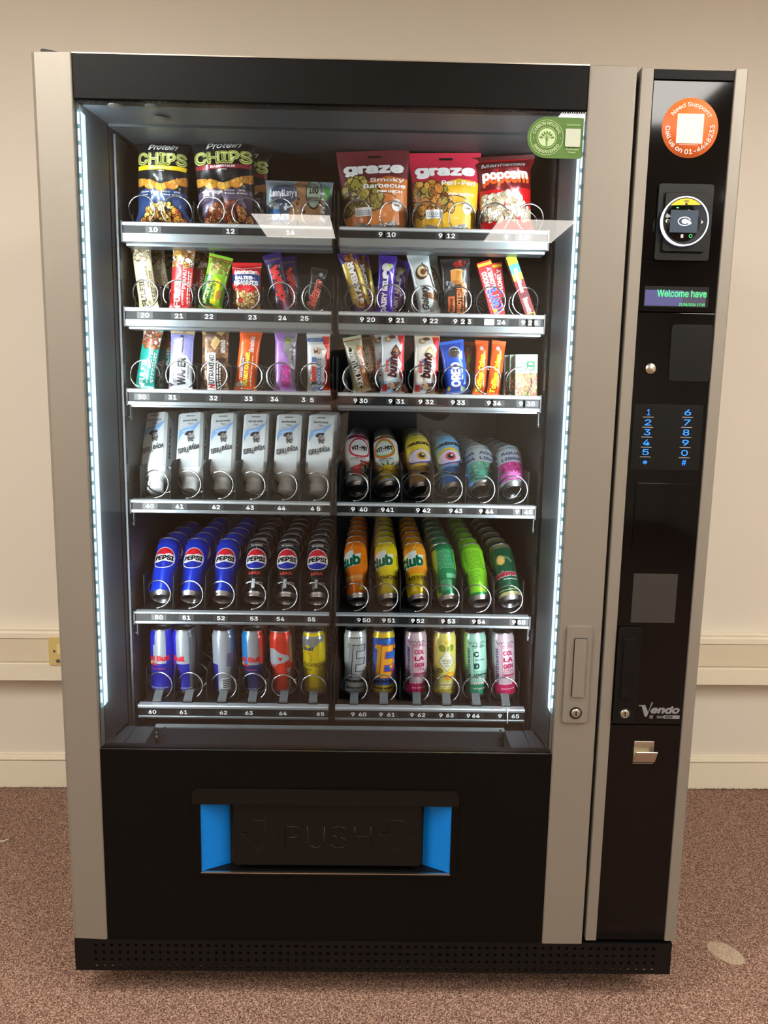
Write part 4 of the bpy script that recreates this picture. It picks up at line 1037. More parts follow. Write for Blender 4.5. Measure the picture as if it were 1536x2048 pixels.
snack(1, Z2r(385, 475), Z2r(412, 108), 35, .213, .016, (62, 34, 148), d_dairy, 'chocolate_bar', 'purple milk chocolate bar, frontmost over tag 9 21', 'chocolate bar', 'purple milk bars over tag 9 21', pinch=.06,
      behind=((.022, .045, 4, 'second purple milk chocolate bar, in shadow behind the front one over tag 9 21'),))
def d_galaxy(d):
    d.e(.05, .68, .62, .13, (70, 44, 28), rot=-52); d.e(.1, .69, .50, .09, (206, 190, 150), rot=-52); d.e(.15, .68, .30, .05, (110, 66, 40), rot=-52)
    d.l([(.2, .82), (.75, .6), (.9, .35), (.95, .2)], .14, (70, 44, 28)); d.e(.45, .28, .26, .13, (132, 84, 52), rot=60); 
    d.t('Galaxy', -.12, .28, .40, .42, (30, 26, 26), rot=84, bold=.035, shear=.4); d.scrib(-.1, .05, .5, .02, (120, 120, 120)); d.scrib(-.1, .09, .4, .015, (120, 120, 120))
snack(1, Z2r(688, 482), Z2r(600, 90), 41, .213, .018, (196, 206, 206), d_galaxy, 'chocolate_bar', 'pale silver chocolate bar with dark script, frontmost over tag 9 22', 'chocolate bar', 'pale silver bars over tag 9 22', pinch=.07,
      behind=((.018, .045, 2, 'second pale silver chocolate bar, behind the front one over tag 9 22'),))
def d_prot(d):
    d.e(0.05, .78, .46, .035, (196, 150, 84)); d.r(-.38, .58, .44, .78, (206, 140, 70)); d.e(.03, .58, .42, .04, (170, 104, 50))
    for k in range(7): d.r(.0+k*.06, .58, .02+k*.06, .78, (176, 112, 52))
    d.b(-.2, .86, .7, .95, 14, .13, [(150, 40, 36), (190, 60, 50)], seed=3); d.b(-.75, .46, -.2, .60, 18, .08, [(110, 116, 120), (150, 156, 160)], seed=6)
    d.rr(.35, .40, .72, .56, (206, 110, 60), .15); d.r(-.62, .08, -.15, .34, (206, 104, 56)); d.t('PROTEIN', .16, .27, .42, .17, (226, 128, 70), rot=90, bold=.04)
    d.scrib(.45, .24, .34, .05, (206, 110, 60), rot=90); d.scrib(.62, .22, .3, .05, (206, 110, 60), rot=90, seed=4); d.scrib(-.38, .20, .22, .1, (60, 30, 20), rot=90)
snack(1, Z2r(862, 478), Z2r(850, 128), 56, .213, .020, (40, 38, 40), d_prot, 'protein_bar', 'dark grey and orange protein bar over tag 9 23', 'snack bar', 'second shelf bars', pinch=.05)
def d_tony(d):
    d.r(-1, .92, 1, .97, (236, 206, 40)); d.t('CHOCO', -.40, .66, .32, .38, WHT, rot=90, bold=.05); d.t('LONELY', .42, .70, .36, .34, WHT, rot=90, bold=.05)
    d.t("TONY'S", .1, .27, .48, .80, WHT, rot=96, bold=.09); d.t("TONY'S", .1, .27, .46, .68, (40, 84, 190), rot=96, bold=.04); d.c(-.25, .10, .3, (240, 190, 40))
snack(1, Z2r(1132, 468), Z2r(1030, 148), 27, .213, .016, (214, 32, 38), d_tony, 'chocolate_bar', 'slim red chocolate box with blue letters leaning left, frontmost over tag 24', 'chocolate bar', 'slim red boxes over the paper tag', box=True,
      behind=((.012, .045, 9, 'second slim red chocolate box, behind the front one over tag 24 on the right'),))
def d_wine(d):
    d.r(-1, .86, 1, 1, (170, 190, 40)); d.r(-1, .72, 1, .86, (70, 160, 190)); d.r(-1, .60, 1, .72, (200, 200, 60)); d.t('Wine Gums', .0, .60, .40, .44, WHT, rot=-90, bold=.05); d.r(-1, .32, 1, .38, (90, 12, 20))
    d.t('Bassetts', .0, .18, .26, .5, WHT, rot=-90, bold=.02); d.r(-1, 0, 1, .06, (190, 130, 60))
snack(1, Z2r(1345, 472), Z2r(1205, 112), 19, .213, .017, (122, 12, 22), d_wine, 'sweet_roll', 'thin red and yellow roll of sweets leaning left over tag 9 25', 'sweets', 'second shelf sweets', box=True, m='card')

# ---- third shelf
Z3 = lambda x, y: (240+x/3.4909, 640+y/3.4909); Z3r = lambda x, y: (650+x/3.268, 650+y/3.268)
snack(2, Z3(170, 482), Z3(238, 55), 37, .213, .018, (18, 140, 128), d_fulfil((18, 140, 128), 'SALTED', [(130, 70, 40), (190, 110, 60), (230, 222, 214), (150, 60, 40)], .68), 'protein_bar', 'teal salted caramel protein bar leaning right, frontmost over tag 30', 'snack bar', 'teal protein bars over tag 30', pinch=.06, bands=((.68, .97, (206, 196, 186)),),
      behind=((.026, .045, -3, 'second teal protein bar, in shadow behind the front one over tag 30'),))
def d_wafer(d):
    for k in range(7):
        d.l([(-1, .58+k*.05), (0, .70+k*.035), (1, .58+k*.05)], .035, (110, 104, 190))
    d.q([(-1, .0), (1, .0), (1, .40), (.5, .56), (-.5, .56), (-1, .40)], (214, 218, 222)); d.r(-1, .90, 1, 1, (176, 152, 110)); d.e(.1, .95, .2, .03, (110, 70, 110))
    d.rr(-.12, .60, .14, .88, (74, 52, 88), .4); d.t('CHOCOLATE', .01, .74, .2, .10, WHT, rot=90, bold=.02); d.t('WAFER', .1, .30, .44, .38, (60, 58, 64), rot=90, bold=.05); d.t('Denise', -.42, .20, .16, .14, (120, 120, 130), rot=90, bold=.0, shear=.3)
    d.scrib(.66, .30, .22, .06, (150, 150, 160), rot=90); d.q([(-1, .02), (-.5, .08), (-1, .12)], (70, 60, 80)); d.q([(1, .02), (.4, .03), (.2, .0), (1, 0)], (150, 130, 100))
snack(2, Z3(422, 480), Z3(440, 58), 47, .213, .018, (150, 150, 200), d_wafer, 'wafer_bar', 'white and lilac wafer bar with gold top over tag 31', 'snack bar', 'third shelf bars', pinch=.06, sealcol=(176, 152, 110))
def d_nutra(d):
    d.b(-.95, .02, .95, .97, 80, .22, [(120, 84, 54), (150, 108, 70), (92, 60, 40), (176, 134, 92), (104, 70, 50)], seed=11, edge=(80, 52, 34))
    d.q([(-.3, .70), (.05, .62), (.42, .76), (.05, .84)], (206, 176, 120)); d.q([(-.2, .70), (.05, .64), (.32, .76), (.05, .82)], (190, 156, 98)); d.q([(.1, .88), (.5, .84), (.7, .90), (.3, .95)], (200, 170, 110)); d.q([(-.9, .92), (-.6, .87), (-.2, .90), (-.5, .96)], (50, 34, 28))
    d.q([(.4, .42), (.8, .40), (.8, .50), (.5, .52)], (60, 38, 30)); d.r(.12, .0, .60, .50, (50, 34, 30)); d.scrib(.25, .25, .44, .05, WHT, rot=90); d.scrib(.44, .24, .42, .05, WHT, rot=90, seed=8)
    d.r(-.52, .01, .10, .58, (226, 226, 222)); d.t('NUTRAMINO', -.2, .30, .50, .22, (30, 28, 30), rot=90, bold=.03, shear=.15); d.t('N', -.2, .075, .07, .26, (206, 30, 40), rot=90, bold=.04, shear=.15)
    d.t('PROTEIN BAR', .70, .68, .2, .10, WHT, rot=90, bold=.02); d.t('CHOCOLATE', .55, .68, .2, .08, WHT, rot=90, bold=.02)
snack(2, Z3(662, 492), Z3(668, 42), 54, .213, .020, (130, 94, 62), d_nutra, 'protein_bar', 'brown chocolate wafer protein bar with white name strip over tag 32', 'snack bar', 'third shelf bars', pinch=.06)
def d_pean(d):
    d.t('PEANUT CARAMEL', .02, .36, .56, .26, (30, 20, 90), rot=90, bold=.10); d.t('PEANUT CARAMEL', 0, .36, .55, .23, (246, 226, 60), rot=90, bold=.05)
    d.r(-.52, .20, -.28, .55, (80, 40, 110)); d.t('SOFT PROTEIN BAR', -.40, .37, .32, .09, WHT, rot=90, bold=.02); d.t('Barebells', .28, .76, .26, .22, WHT, rot=90, bold=.02, shear=.3)
    d.scrib(.5, .33, .5, .05, (250, 220, 170), rot=90); d.q([(-.9, .1), (-.3, .16), (-.2, .07), (-.8, .05)], (250, 240, 220))
snack(2, Z3(872, 500), Z3(918, 70), 43, .213, .020, (236, 92, 20), d_pean, 'protein_bar', 'bright orange caramel protein bar over tag 33', 'snack bar', 'third shelf bars', pinch=.08)
def d_nicks(d):
    d.q([(0, 1), (.9, 1), (.95, .45), (.8, .2), (.3, .55), (-.2, .70)], (150, 148, 150)); d.b(.5, .62, .95, .95, 12, .14, [(190, 188, 190), (110, 108, 112)], seed=2)
    d.c(.25, .84, .22, (190, 206, 70)); d.t('60%', .25, .845, .14, .03, BLK, bold=.02); d.t('NICKS', .12, .27, .36, .40, (206, 40, 150), rot=90, bold=.06); d.t('Vanilla\nProtein\nwafer', .12, .62, .3, .09, (80, 50, 90), bold=.0)
    d.c(-.5, .80, .18, (170, 120, 190)); d.scrib(.7, .60, .14, .08, (90, 60, 90), rot=90)
snack(2, Z3(1150, 508), Z3(1160, 82), 44, .213, .020, (172, 122, 196), d_nicks, 'protein_bar', 'lilac and silver vanilla wafer bar with pink letters over tag 34', 'snack bar', 'third shelf bars', pinch=.08, wr=.0011)
def d_kinder(d):
    d.q([(.25, 1), (1, 1), (1, 0), (.45, 0), (.35, .16), (.6, .2), (.5, .35), (.7, .50), (.6, .62), (.8, .72), (.45, .82)], (222, 58, 34)); d.r(-1, .86, .45, .92, (40, 104, 176)); d.t('+ MEDIUM BARS', -.3, .89, .5, .025, WHT, bold=.01)
    d.q([(-.4, .74), (-.05, .76), (0, .68), (-.35, .66)], (120, 66, 40)); d.q([(-.35, .745), (-.1, .755), (-.08, .72), (-.3, .71)], (226, 210, 190)); d.b(-.0, .64, .5, .74, 10, .1, [(200, 150, 120), (236, 226, 214)], seed=4)
    d.t('Kinder', -.46, .30, .32, .26, (30, 26, 30), rot=90, bold=.04); d.t('inder', -.46, .325, .265, .26, (214, 44, 40), rot=90, bold=.04); d.t('CHOCOLATE', .05, .36, .44, .22, (40, 86, 150), rot=90, bold=.02)
    d.r(-.55, .52, -.2, .60, (60, 110, 170)); d.c(-.3, .07, .22, (120, 150, 190)); d.c(.15, .07, .18, (50, 110, 180))
snack(2, Z3(1388, 508), Z3(1385, 98), 45, .213, .018, (214, 214, 214), d_kinder, 'chocolate_bar', 'white and red milk chocolate bar with blue letters over tag 35', 'chocolate bar', 'third shelf bars', pinch=.03)
def d_eat(d):
    d.r(-1, .93, 1, 1, (150, 92, 60)); d.q([(.2, .05), (1, .10), (1, .80), (.3, .84)], (166, 106, 62)); d.b(-.9, .0, .8, .14, 22, .16, [(206, 196, 120), (190, 170, 90), (160, 130, 80)], seed=2)
    d.p.ell(-.22*d.W, .44*d.H, .40*d.H, .36*d.W, (225, 220, 206), rot=96, n=40); d.p.ell(-.22*d.W, .44*d.H, .385*d.H, .31*d.W, (24, 22, 22), rot=96, n=40)
    d.t('EAT NATURAL', -.22, .44, .66, .34, WHT, rot=96, bold=.05); d.t('Almond', .36, .60, .26, .18, WHT, rot=94, bold=.01); d.t('& apricot', .66, .60, .28, .16, WHT, rot=94, bold=.01)
snack(2, Z3r(245, 455), Z3r(173, 80), 36, .213, .020, (176, 180, 150), d_eat, 'fruit_bar', 'brown and silver fruit and nut bar leaning left, frontmost over tag 9 30', 'snack bar', 'brown fruit bars over tag 9 30', pinch=.06,
      behind=((.014, .045, 8, 'second brown fruit and nut bar, in shadow behind the front one over tag 9 30'),))
def d_bueno(col, dark):
    def f(d):
        d.q([(.35, 1), (1, 1), (1, 0), (.7, 0), (.85, .2), (.55, .34), (.8, .48), (.5, .60), (.85, .74), (.5, .86)], (214, 34, 36)); d.e(-.4, .88, .28, .05, (190, 150, 100)); d.e(-.35, .88, .16, .03, (236, 222, 190)); d.e(-.05, .92, .3, .03, (110, 66, 44))
        d.q([(-.1, .70), (.3, .80), (.75, .66), (.35, .58)], dark); d.q([(.0, .70), (.3, .77), (.5, .70), (.2, .64)], (150, 96, 60) if dark[0] < 100 else (236, 214, 170))
        d.r(-.35, .52, -.1, .58, (60, 110, 170)); d.t('Kinder', -.5, .46, .2, .16, (200, 40, 44), rot=90, bold=.03); d.t('bueno', .02, .48, .42, .42, (60, 16, 22), rot=86, bold=.045, shear=.2)
        d.q([(-.9, .03), (.55, .03), (.45, .24), (-.9, .20)], col); d.b(-.35, .04, .5, .2, 14, .16, [(150, 96, 60), (206, 160, 110), (90, 52, 36)], seed=5); d.r(-.85, .05, -.45, .16, (190, 60, 60))
    return f
snack(2, Z3r(440, 455), Z3r(443, 48), 46, .213, .018, (208, 216, 220), d_bueno((150, 180, 206), (60, 34, 28)), 'chocolate_bar', 'pale grey and red wafer chocolate bar with dark script, frontmost over tag 9 31', 'chocolate bar', 'grey and red wafer bars over tag 9 31', pinch=.04,
      behind=((-.014, .045, -4, 'second wafer chocolate bar, in shadow behind the front one over tag 9 31'),))
snack(2, Z3r(655, 464), Z3r(668, 62), 49, .213, .018, (222, 216, 204), d_bueno((190, 196, 206), (206, 170, 120)), 'chocolate_bar', 'white and red wafer chocolate bar with cream seals over tag 9 32', 'chocolate bar', 'third shelf bars', pinch=.05, sealcol=(214, 196, 150))
def d_oreo(d):
    d.e(.1, .80, .48, .09, (226, 230, 236)); d.e(.08, .77, .50, .095, (52, 42, 44)); d.o(.08, .77, .40, .04, (96, 84, 84), k=1.0); d.q([(.4, .7), (.8, .80), (.7, .62)], (206, 216, 230))
    d.t('OREO', -.05, .36, .46, .42, WHT, rot=84, bold=.07); d.e(-.75, .12, .14, .04, (206, 170, 60)); d.e(.4, .07, .2, .05, (150, 196, 160)); d.e(.3, .10, .08, .05, WHT); d.scrib(.5, .3, .2, .03, (160, 180, 230), rot=70)
snack(2, Z3r(872, 462), Z3r(822, 108), 47, .213, .022, (28, 78, 190), d_oreo, 'biscuit_packet', 'blue packet of sandwich biscuits leaning left over tag 9 33', 'biscuits', 'third shelf packets', pinch=.05, sealcol=(50, 104, 206))
def d_toffee(d):
    d.t('Toffee Crisp', .06, .40, .72, .62, (40, 24, 20), rot=86, bold=.11, shear=.1); d.t('Toffee Crisp', .0, .40, .71, .54, (250, 232, 40), rot=86, bold=.05, shear=.1); d.e(-.1, .86, .3, .04, (206, 200, 196))
snack(2, Z3r(1100, 458), Z3r(1138, 108), 27, .212, .017, (232, 88, 26), d_toffee, 'chocolate_bar', 'orange toffee chocolate bar with yellow letters, nearest the right in tag 9 34', 'chocolate bar', 'orange toffee bars over tag 9 34', pinch=.05,
      behind=((-.028, .012, -3, 'orange toffee chocolate bar standing left of the front one over tag 9 34'), (-.052, .060, -3, 'rearmost orange toffee chocolate bar, in shadow over tag 9 34')))
def d_tic(d):
    d.p.layer += 1; d.r(-1, 0, 1, .56, (150, 130, 96)); d.b(-.95, .02, .95, .52, 110, .12, [(236, 110, 90), (246, 170, 110), (190, 206, 110), (240, 140, 120), (246, 206, 150)], seed=3, edge=(120, 90, 70))
    d.r(-1, .56, 1, 1.0, (168, 196, 176)); d.e(-.35, .70, .50, .12, (120, 190, 140)); d.e(-.35, .70, .38, .08, (190, 214, 196)); d.e(-.35, .7, .22, .05, (130, 190, 150)); d.rr(.0, .62, .72, .84, (36, 110, 66), .2); d.t('tic\ntac', .36, .73, .26, .17, WHT, bold=.04)
snack(2, Z3r(1310, 462), Z3r(1312, 198), 43, .212, .018, (176, 190, 180), d_tic, 'mint_box', 'clear box of pink and green mints, frontmost over tag 9 35', 'sweets', 'mint boxes over tag 9 35', box=True, m='card',
      behind=tuple((-.005*(k+1)*1.6, .022*(k+1), 0, ('second', 'third', 'fourth')[k]+' box of pink and green mints from the glass over tag 9 35') for k in range(3)))

# ================================================================= CANS
def can_meshes(r, H, base, design, bands=(), spin=0, m='can_print', neckcol=None, colfn=None, waist=0):
    prof = [(.84, 0.0025), (.92, .0050), (.98, .0075), (1.0, .0100)]
    nb = 14
    def rad(v):
        z = v
        if z < .010:
            for (a, za), (b_, zb_) in zip(prof, prof[1:]):
                if z <= zb_: return r*(a+(b_-a)*max(0, (z-za))/(zb_-za))
            return r
        if z > H-.017: t = (z-(H-.017))/.014; return r*(1-.13*smooth(min(1, t)))
        return r
    zs = [.0025, .0050, .0075, .0100]+[.010+(H-.027)*k/nb for k in range(1, nb+1)]+[H-.017+.014*k/5 for k in range(1, 6)]
    seg = 32; mb = MB(); mb.v = []
    for z in zs:
        for k in range(seg): a = 2*math.pi*k/seg; mb.v.append((rad(z)*math.sin(a), -rad(z)*math.cos(a), z))
    for j in range(len(zs)-1):
        zc = (zs[j]+zs[j+1])/2
        for k in range(seg):
            a = (k+.5)/seg*360; a = a-360 if a > 180 else a
            if zc < .0099: c, mm_ = (200, 202, 204), 'alu'
            else:
                c = base; mm_ = m
                for v0, v1, cc_ in bands:
                    if v0 <= zc/H <= v1: c = cc_
                if colfn: c = colfn(zc/H, a-spin, c)
            mb.f.append((j*seg+k, j*seg+(k+1) % seg, (j+1)*seg+(k+1) % seg, (j+1)*seg+k)); mb.m.append(mm_); mb.c.append(lin(c)); mb.sm.append(True)
    HW = r*1.2; d = D(HW*2, H)
    if design: design(d)
    sp = math.radians(spin)
    def S(u, v, o=0.): a = u/r+sp; q_ = rad(v)+o; return (q_*math.sin(a), -q_*math.cos(a), v)
    d.p.lay(mb, S, m, L=.0045, off=.00022, step=.00007, clip=lambda u, v: (u, max(.0105, min(H-.004, v))))
    body = mb.mesh('can')
    b = MB(); b.lathe([(r*.84, .0025), (r*.825, .0008), (r*.80, 0.0), (r*.775, .0010), (r*.755, .0030)], seg=28, m='alu'); b.lathe([(r*.755, .0030), (r*.725, .0070), (r*.55, .0105), (r*.28, .0130), (.0001, .0138)], seg=28, m='dome')
    b.f = [tuple(reversed(f)) for f in b.f]
    base_ = b.mesh('can_base')
    b = MB(); b.lathe([(r*.87, H-.0032), (r*.895, H-.0015), (r*.89, H), (r*.86, H-.0004), (r*.83, H-.0045), (r*.80, H-.0055), (r*.77, H-.0040), (.0001, H-.0040)], seg=28, m='alu')
    lid = b.mesh('can_lid')
    b = MB(); b.prism([(r*.16*math.cos(t*math.pi/6)*1.0, -r*.18+r*.32*math.sin(t*math.pi/6)) for t in range(12)], H-.0036, H-.0026, 'steel', axis='z')
    b.prism([(r*.30*math.cos(t*math.pi/6), r*.32+r*.24*math.sin(t*math.pi/6)) for t in range(12)], H-.0041, H-.0037, 'galv', axis='z')
    tab = b.mesh('pull_tab'); return body, base_, lid, tab

ORD = ['frontmost', 'second', 'third', 'fourth', 'fifth', 'sixth', 'seventh']
def lane(row, px, lanekey, y0, pitch, n, r, H, lean, desc, tagno, base, design, roll=0., cat='drink can', group=None, where='', dxs=None, top=False, **kw):
    if isinstance(base, tuple) and len(base) == 4 and not isinstance(base[0], int): meshes = base
    else: meshes = can_meshes(r, H, base, design, **kw)
    fz = FLOORZ[row]; L = math.radians(lean); zc = fz+r*.79*math.sin(L)+.0008
    if row == 5: zc = fz+.005
    x0 = at(px[0], px[1], y0)[0]
    for k in range(n):
        o = bpy.data.objects.new('drink_can', meshes[0]); sc.collection.objects.link(o)
        for nm, me in (('can_base', meshes[1]), ('can_lid', meshes[2])):
            if lean and nm == 'can_lid' and k == 99: continue
            c = bpy.data.objects.new(nm, me); sc.collection.objects.link(c); c.parent = o
            if nm == 'can_lid' and not lean:
                t = bpy.data.objects.new('pull_tab', meshes[3]); sc.collection.objects.link(t); t.parent = c
        o.location = (x0+(dxs[k] if dxs else 0), y0+pitch*k, zc); o.rotation_euler = (-L, math.radians(roll), 0)
        tag(o, desc+', '+(ORD[k] if k == 0 else ORD[k]+' from the glass')+where, cat, group or desc)
    return meshes

# ---- fifth shelf: cola and soft drinks
def d_globe(mx_):
    def f(d):
        if mx_:
            d.l([(-1.6, .90), (0, .90), (1.6, .90)], .03, (170, 172, 176)); d.l([(-1.6, .80), (-.8, .84), (0, .85), (.8, .84), (1.6, .80)], .03, (150, 152, 160)); d.t('NO SUGAR', 0, .945-.075, .42, .028, WHT, bold=.03)
            d.l([(0, .80), (0, .85)], .03, (170, 172, 176))
        d.c(0, .62, .86, WHT, n=40)
        up = [(.80*math.cos(math.radians(a)), .62+.80*math.sin(math.radians(a))*d.W/d.H) for a in range(20, 161, 7)]
        d.q(up+[(-.4, .695), (.0, .675), (.4, .70)], (212, 24, 44))
        lo = [(.80*math.cos(math.radians(a)), .62+.80*math.sin(math.radians(a))*d.W/d.H) for a in range(200, 341, 7)]
        d.q(lo+[(.4, .555), (0, .565), (-.4, .545)], (16, 40, 160))
        d.t('PEPSI', .02, .622, .72, .085, (12, 12, 20), bold=.075)
        if mx_:
            d.t('MAX', .0, .375, .44, .055, (214, 70, 60), bold=.06); d.l([(-1.2, .34), (-.5, .33), (0, .28), (.5, .31), (1.2, .30)], .02, (120, 122, 128)); d.scrib(-.5, .23, .2, .02, WHT); d.scrib(.4, .22, .25, .015, WHT); d.r(-.12, .12, .08, .27, (225, 228, 230)); d.scrib(.4, .19, .25, .015, WHT, seed=3)
    return f
MP = None
Z5 = lambda x, y: (240+x/3.4909, 1030+y/3.4909); Z5r = lambda x, y: (650+x/3.413, 1030+y/3.413)
LEAN5 = 42
Y5 = .222
for i, (cx_p, tg) in enumerate(((300, '50'), (500, '51'), (722, '52'))):
    key = lane(4, Z5(cx_p-10, 590), i, Y5, .072, 5 if i else 4, .0262, .147, LEAN5, 'royal blue cola can', tg, (10, 50, 190) if MP is None else MP, d_globe(0), roll=-3+3*i*.4, group='royal blue cola cans', where=(' in the leftmost lane', ' in the second lane', ' in the third lane')[i])
    if MP is None: MP = key
MX = None
for i, (cx_p, tg) in enumerate(((948, '53'), (1168, '54'), (1385, '55'))):
    key = lane(4, Z5(cx_p-10, 600), i, Y5, .072, 6, .0262, .147, LEAN5, 'black sugar-free cola can', tg, (20, 20, 24) if MX is None else MX, d_globe(1), roll=-2, group='black cola cans', where=(' in the fourth lane', ' in the fifth lane', ' in the sixth lane, by the middle')[i])
    if MX is None: MX = key
def d_club(c2, low):
    def f(d):
        d.l([(-.8, .78), (-.2, .82), (.1, .93)], .05, (250, 220, 150)); d.l([(-.5, .74), (.3, .88)], .03, (250, 214, 120))
        d.q([(-1.5, .50), (.42, .55), (.62, .76), (.1, .74), (.05, .82), (-.4, .80), (-1.5, .74)], (226, 232, 226))
        d.t('Club', -.46, .63, 1.0, .20, (10, 96, 60), rot=6, bold=.11, shear=.12)
        d.l([(.80, .56), (.92, .64), (.86, .74)], .05, (120, 110, 20)); d.l([(.96, .55), (1.08, .64), (1.0, .75)], .05, (120, 110, 20))
        d.t(low, .0, .34, .72, .07, (120, 96, 10) if c2 else (250, 190, 110), bold=.06); d.t('MADE WITH REAL', 0, .285, .55, .02, (120, 96, 10) if c2 else (250, 200, 130), bold=.02)
        d.q([(.3, .11), (.55, .26), (.75, .11)], (250, 210, 80)); d.q([(-.6, .11), (-.3, .24), (-.1, .11)], (250, 206, 90) if c2 else (250, 150, 60))
    return f
lane(4, Z5r(228, 595), 0, Y5, .072, 6, .0265, .145, LEAN5, 'orange soda can with green lettering', '9 50', (236, 122, 22), d_club(0, 'ORANGE'), roll=-6, group='orange soda cans', spin=-12)
lane(4, Z5r(438, 600), 1, Y5, .072, 6, .0265, .145, LEAN5, 'yellow lemon soda can with green lettering', '9 51', (222, 196, 24), d_club(1, 'LEMON'), roll=-5, group='yellow soda cans', spin=-4)
lane(4, Z5r(645, 600), 2, Y5, .072, 6, .0265, .145, LEAN5, 'soda can, orange above and yellow below', '9 52', (236, 150, 30), d_club(1, 'MIXED'), roll=-6, group='orange and yellow soda cans', bands=((0, .42, (222, 190, 24)),), spin=4)
def d_info(c, stripe, low):
    def f(d):
        d.q([(-.75, .12), (.85, .10), (.95, .86), (-.45, .90)], c)
        for k in range(13): d.scrib(-.05+(.1 if k > 8 else 0), .84-k*.024, .62, .010, stripe, seed=k)
        d.r(-.4, .52, .8, .528, stripe)
        d.r(.0, .34, .75, .42, stripe) if low else None
        for k in range(9): d.scrib(-.1, .48-k*.026 if not low else .30-k*.02, .4, .010, stripe, seed=20+k)
    return f
lane(4, Z5r(850, 600), 3, Y5, .072, 6, .0265, .145, LEAN5, 'green drink can turned to its small print', '9 53', (150, 190, 30), d_info((20, 130, 76), (120, 200, 150), 1), roll=-7, group='green cans showing small print', colfn=lambda v, a, c: (16, 120, 70) if (v > .86 or abs(a-8) < 45) else c)
lane(4, Z5r(1062, 600), 4, Y5, .072, 6, .0265, .145, LEAN5, 'lime green drink can turned to its small print', '9 54', (126, 196, 36), d_info((134, 206, 40), (50, 110, 30), 0), roll=-8, group='lime cans showing small print', bands=((0, .17, (20, 120, 60)),), colfn=lambda v, a, c: (30, 120, 50) if (a < -50 and v < .5) else c)
def d_mac(d):
    d.e(-.25, .68, .30, .085, (190, 160, 70)); d.e(-.25, .67, .2, .05, (226, 170, 80)); d.p.arc('CARBONATED FRUIT', 0, .60*d.H, .55*d.W*1.0, .006, 150, 95, (170, 190, 150), bold=.0)
    d.t('Macdona', -.40, .43, 1.1, .11, (240, 225, 225), rot=4, bold=.12); d.t('Macdona', -.40, .43, 1.08, .095, (160, 26, 52), rot=4, bold=.06); d.scrib(.2, .34, .5, .02, (190, 200, 190)); d.l([(-1.2, .16), (1.3, .16)], .04, (206, 190, 130))
lane(4, Z5r(1272, 606), 5, Y5, .072, 6, .0270, .145, LEAN5, 'dark green fruit drink can with red lettering', '9 55', (12, 72, 46), d_mac, roll=-8, group='dark green fruit drink cans', bands=((0, .15, (170, 160, 110)), (.9, 1, (120, 120, 80))))

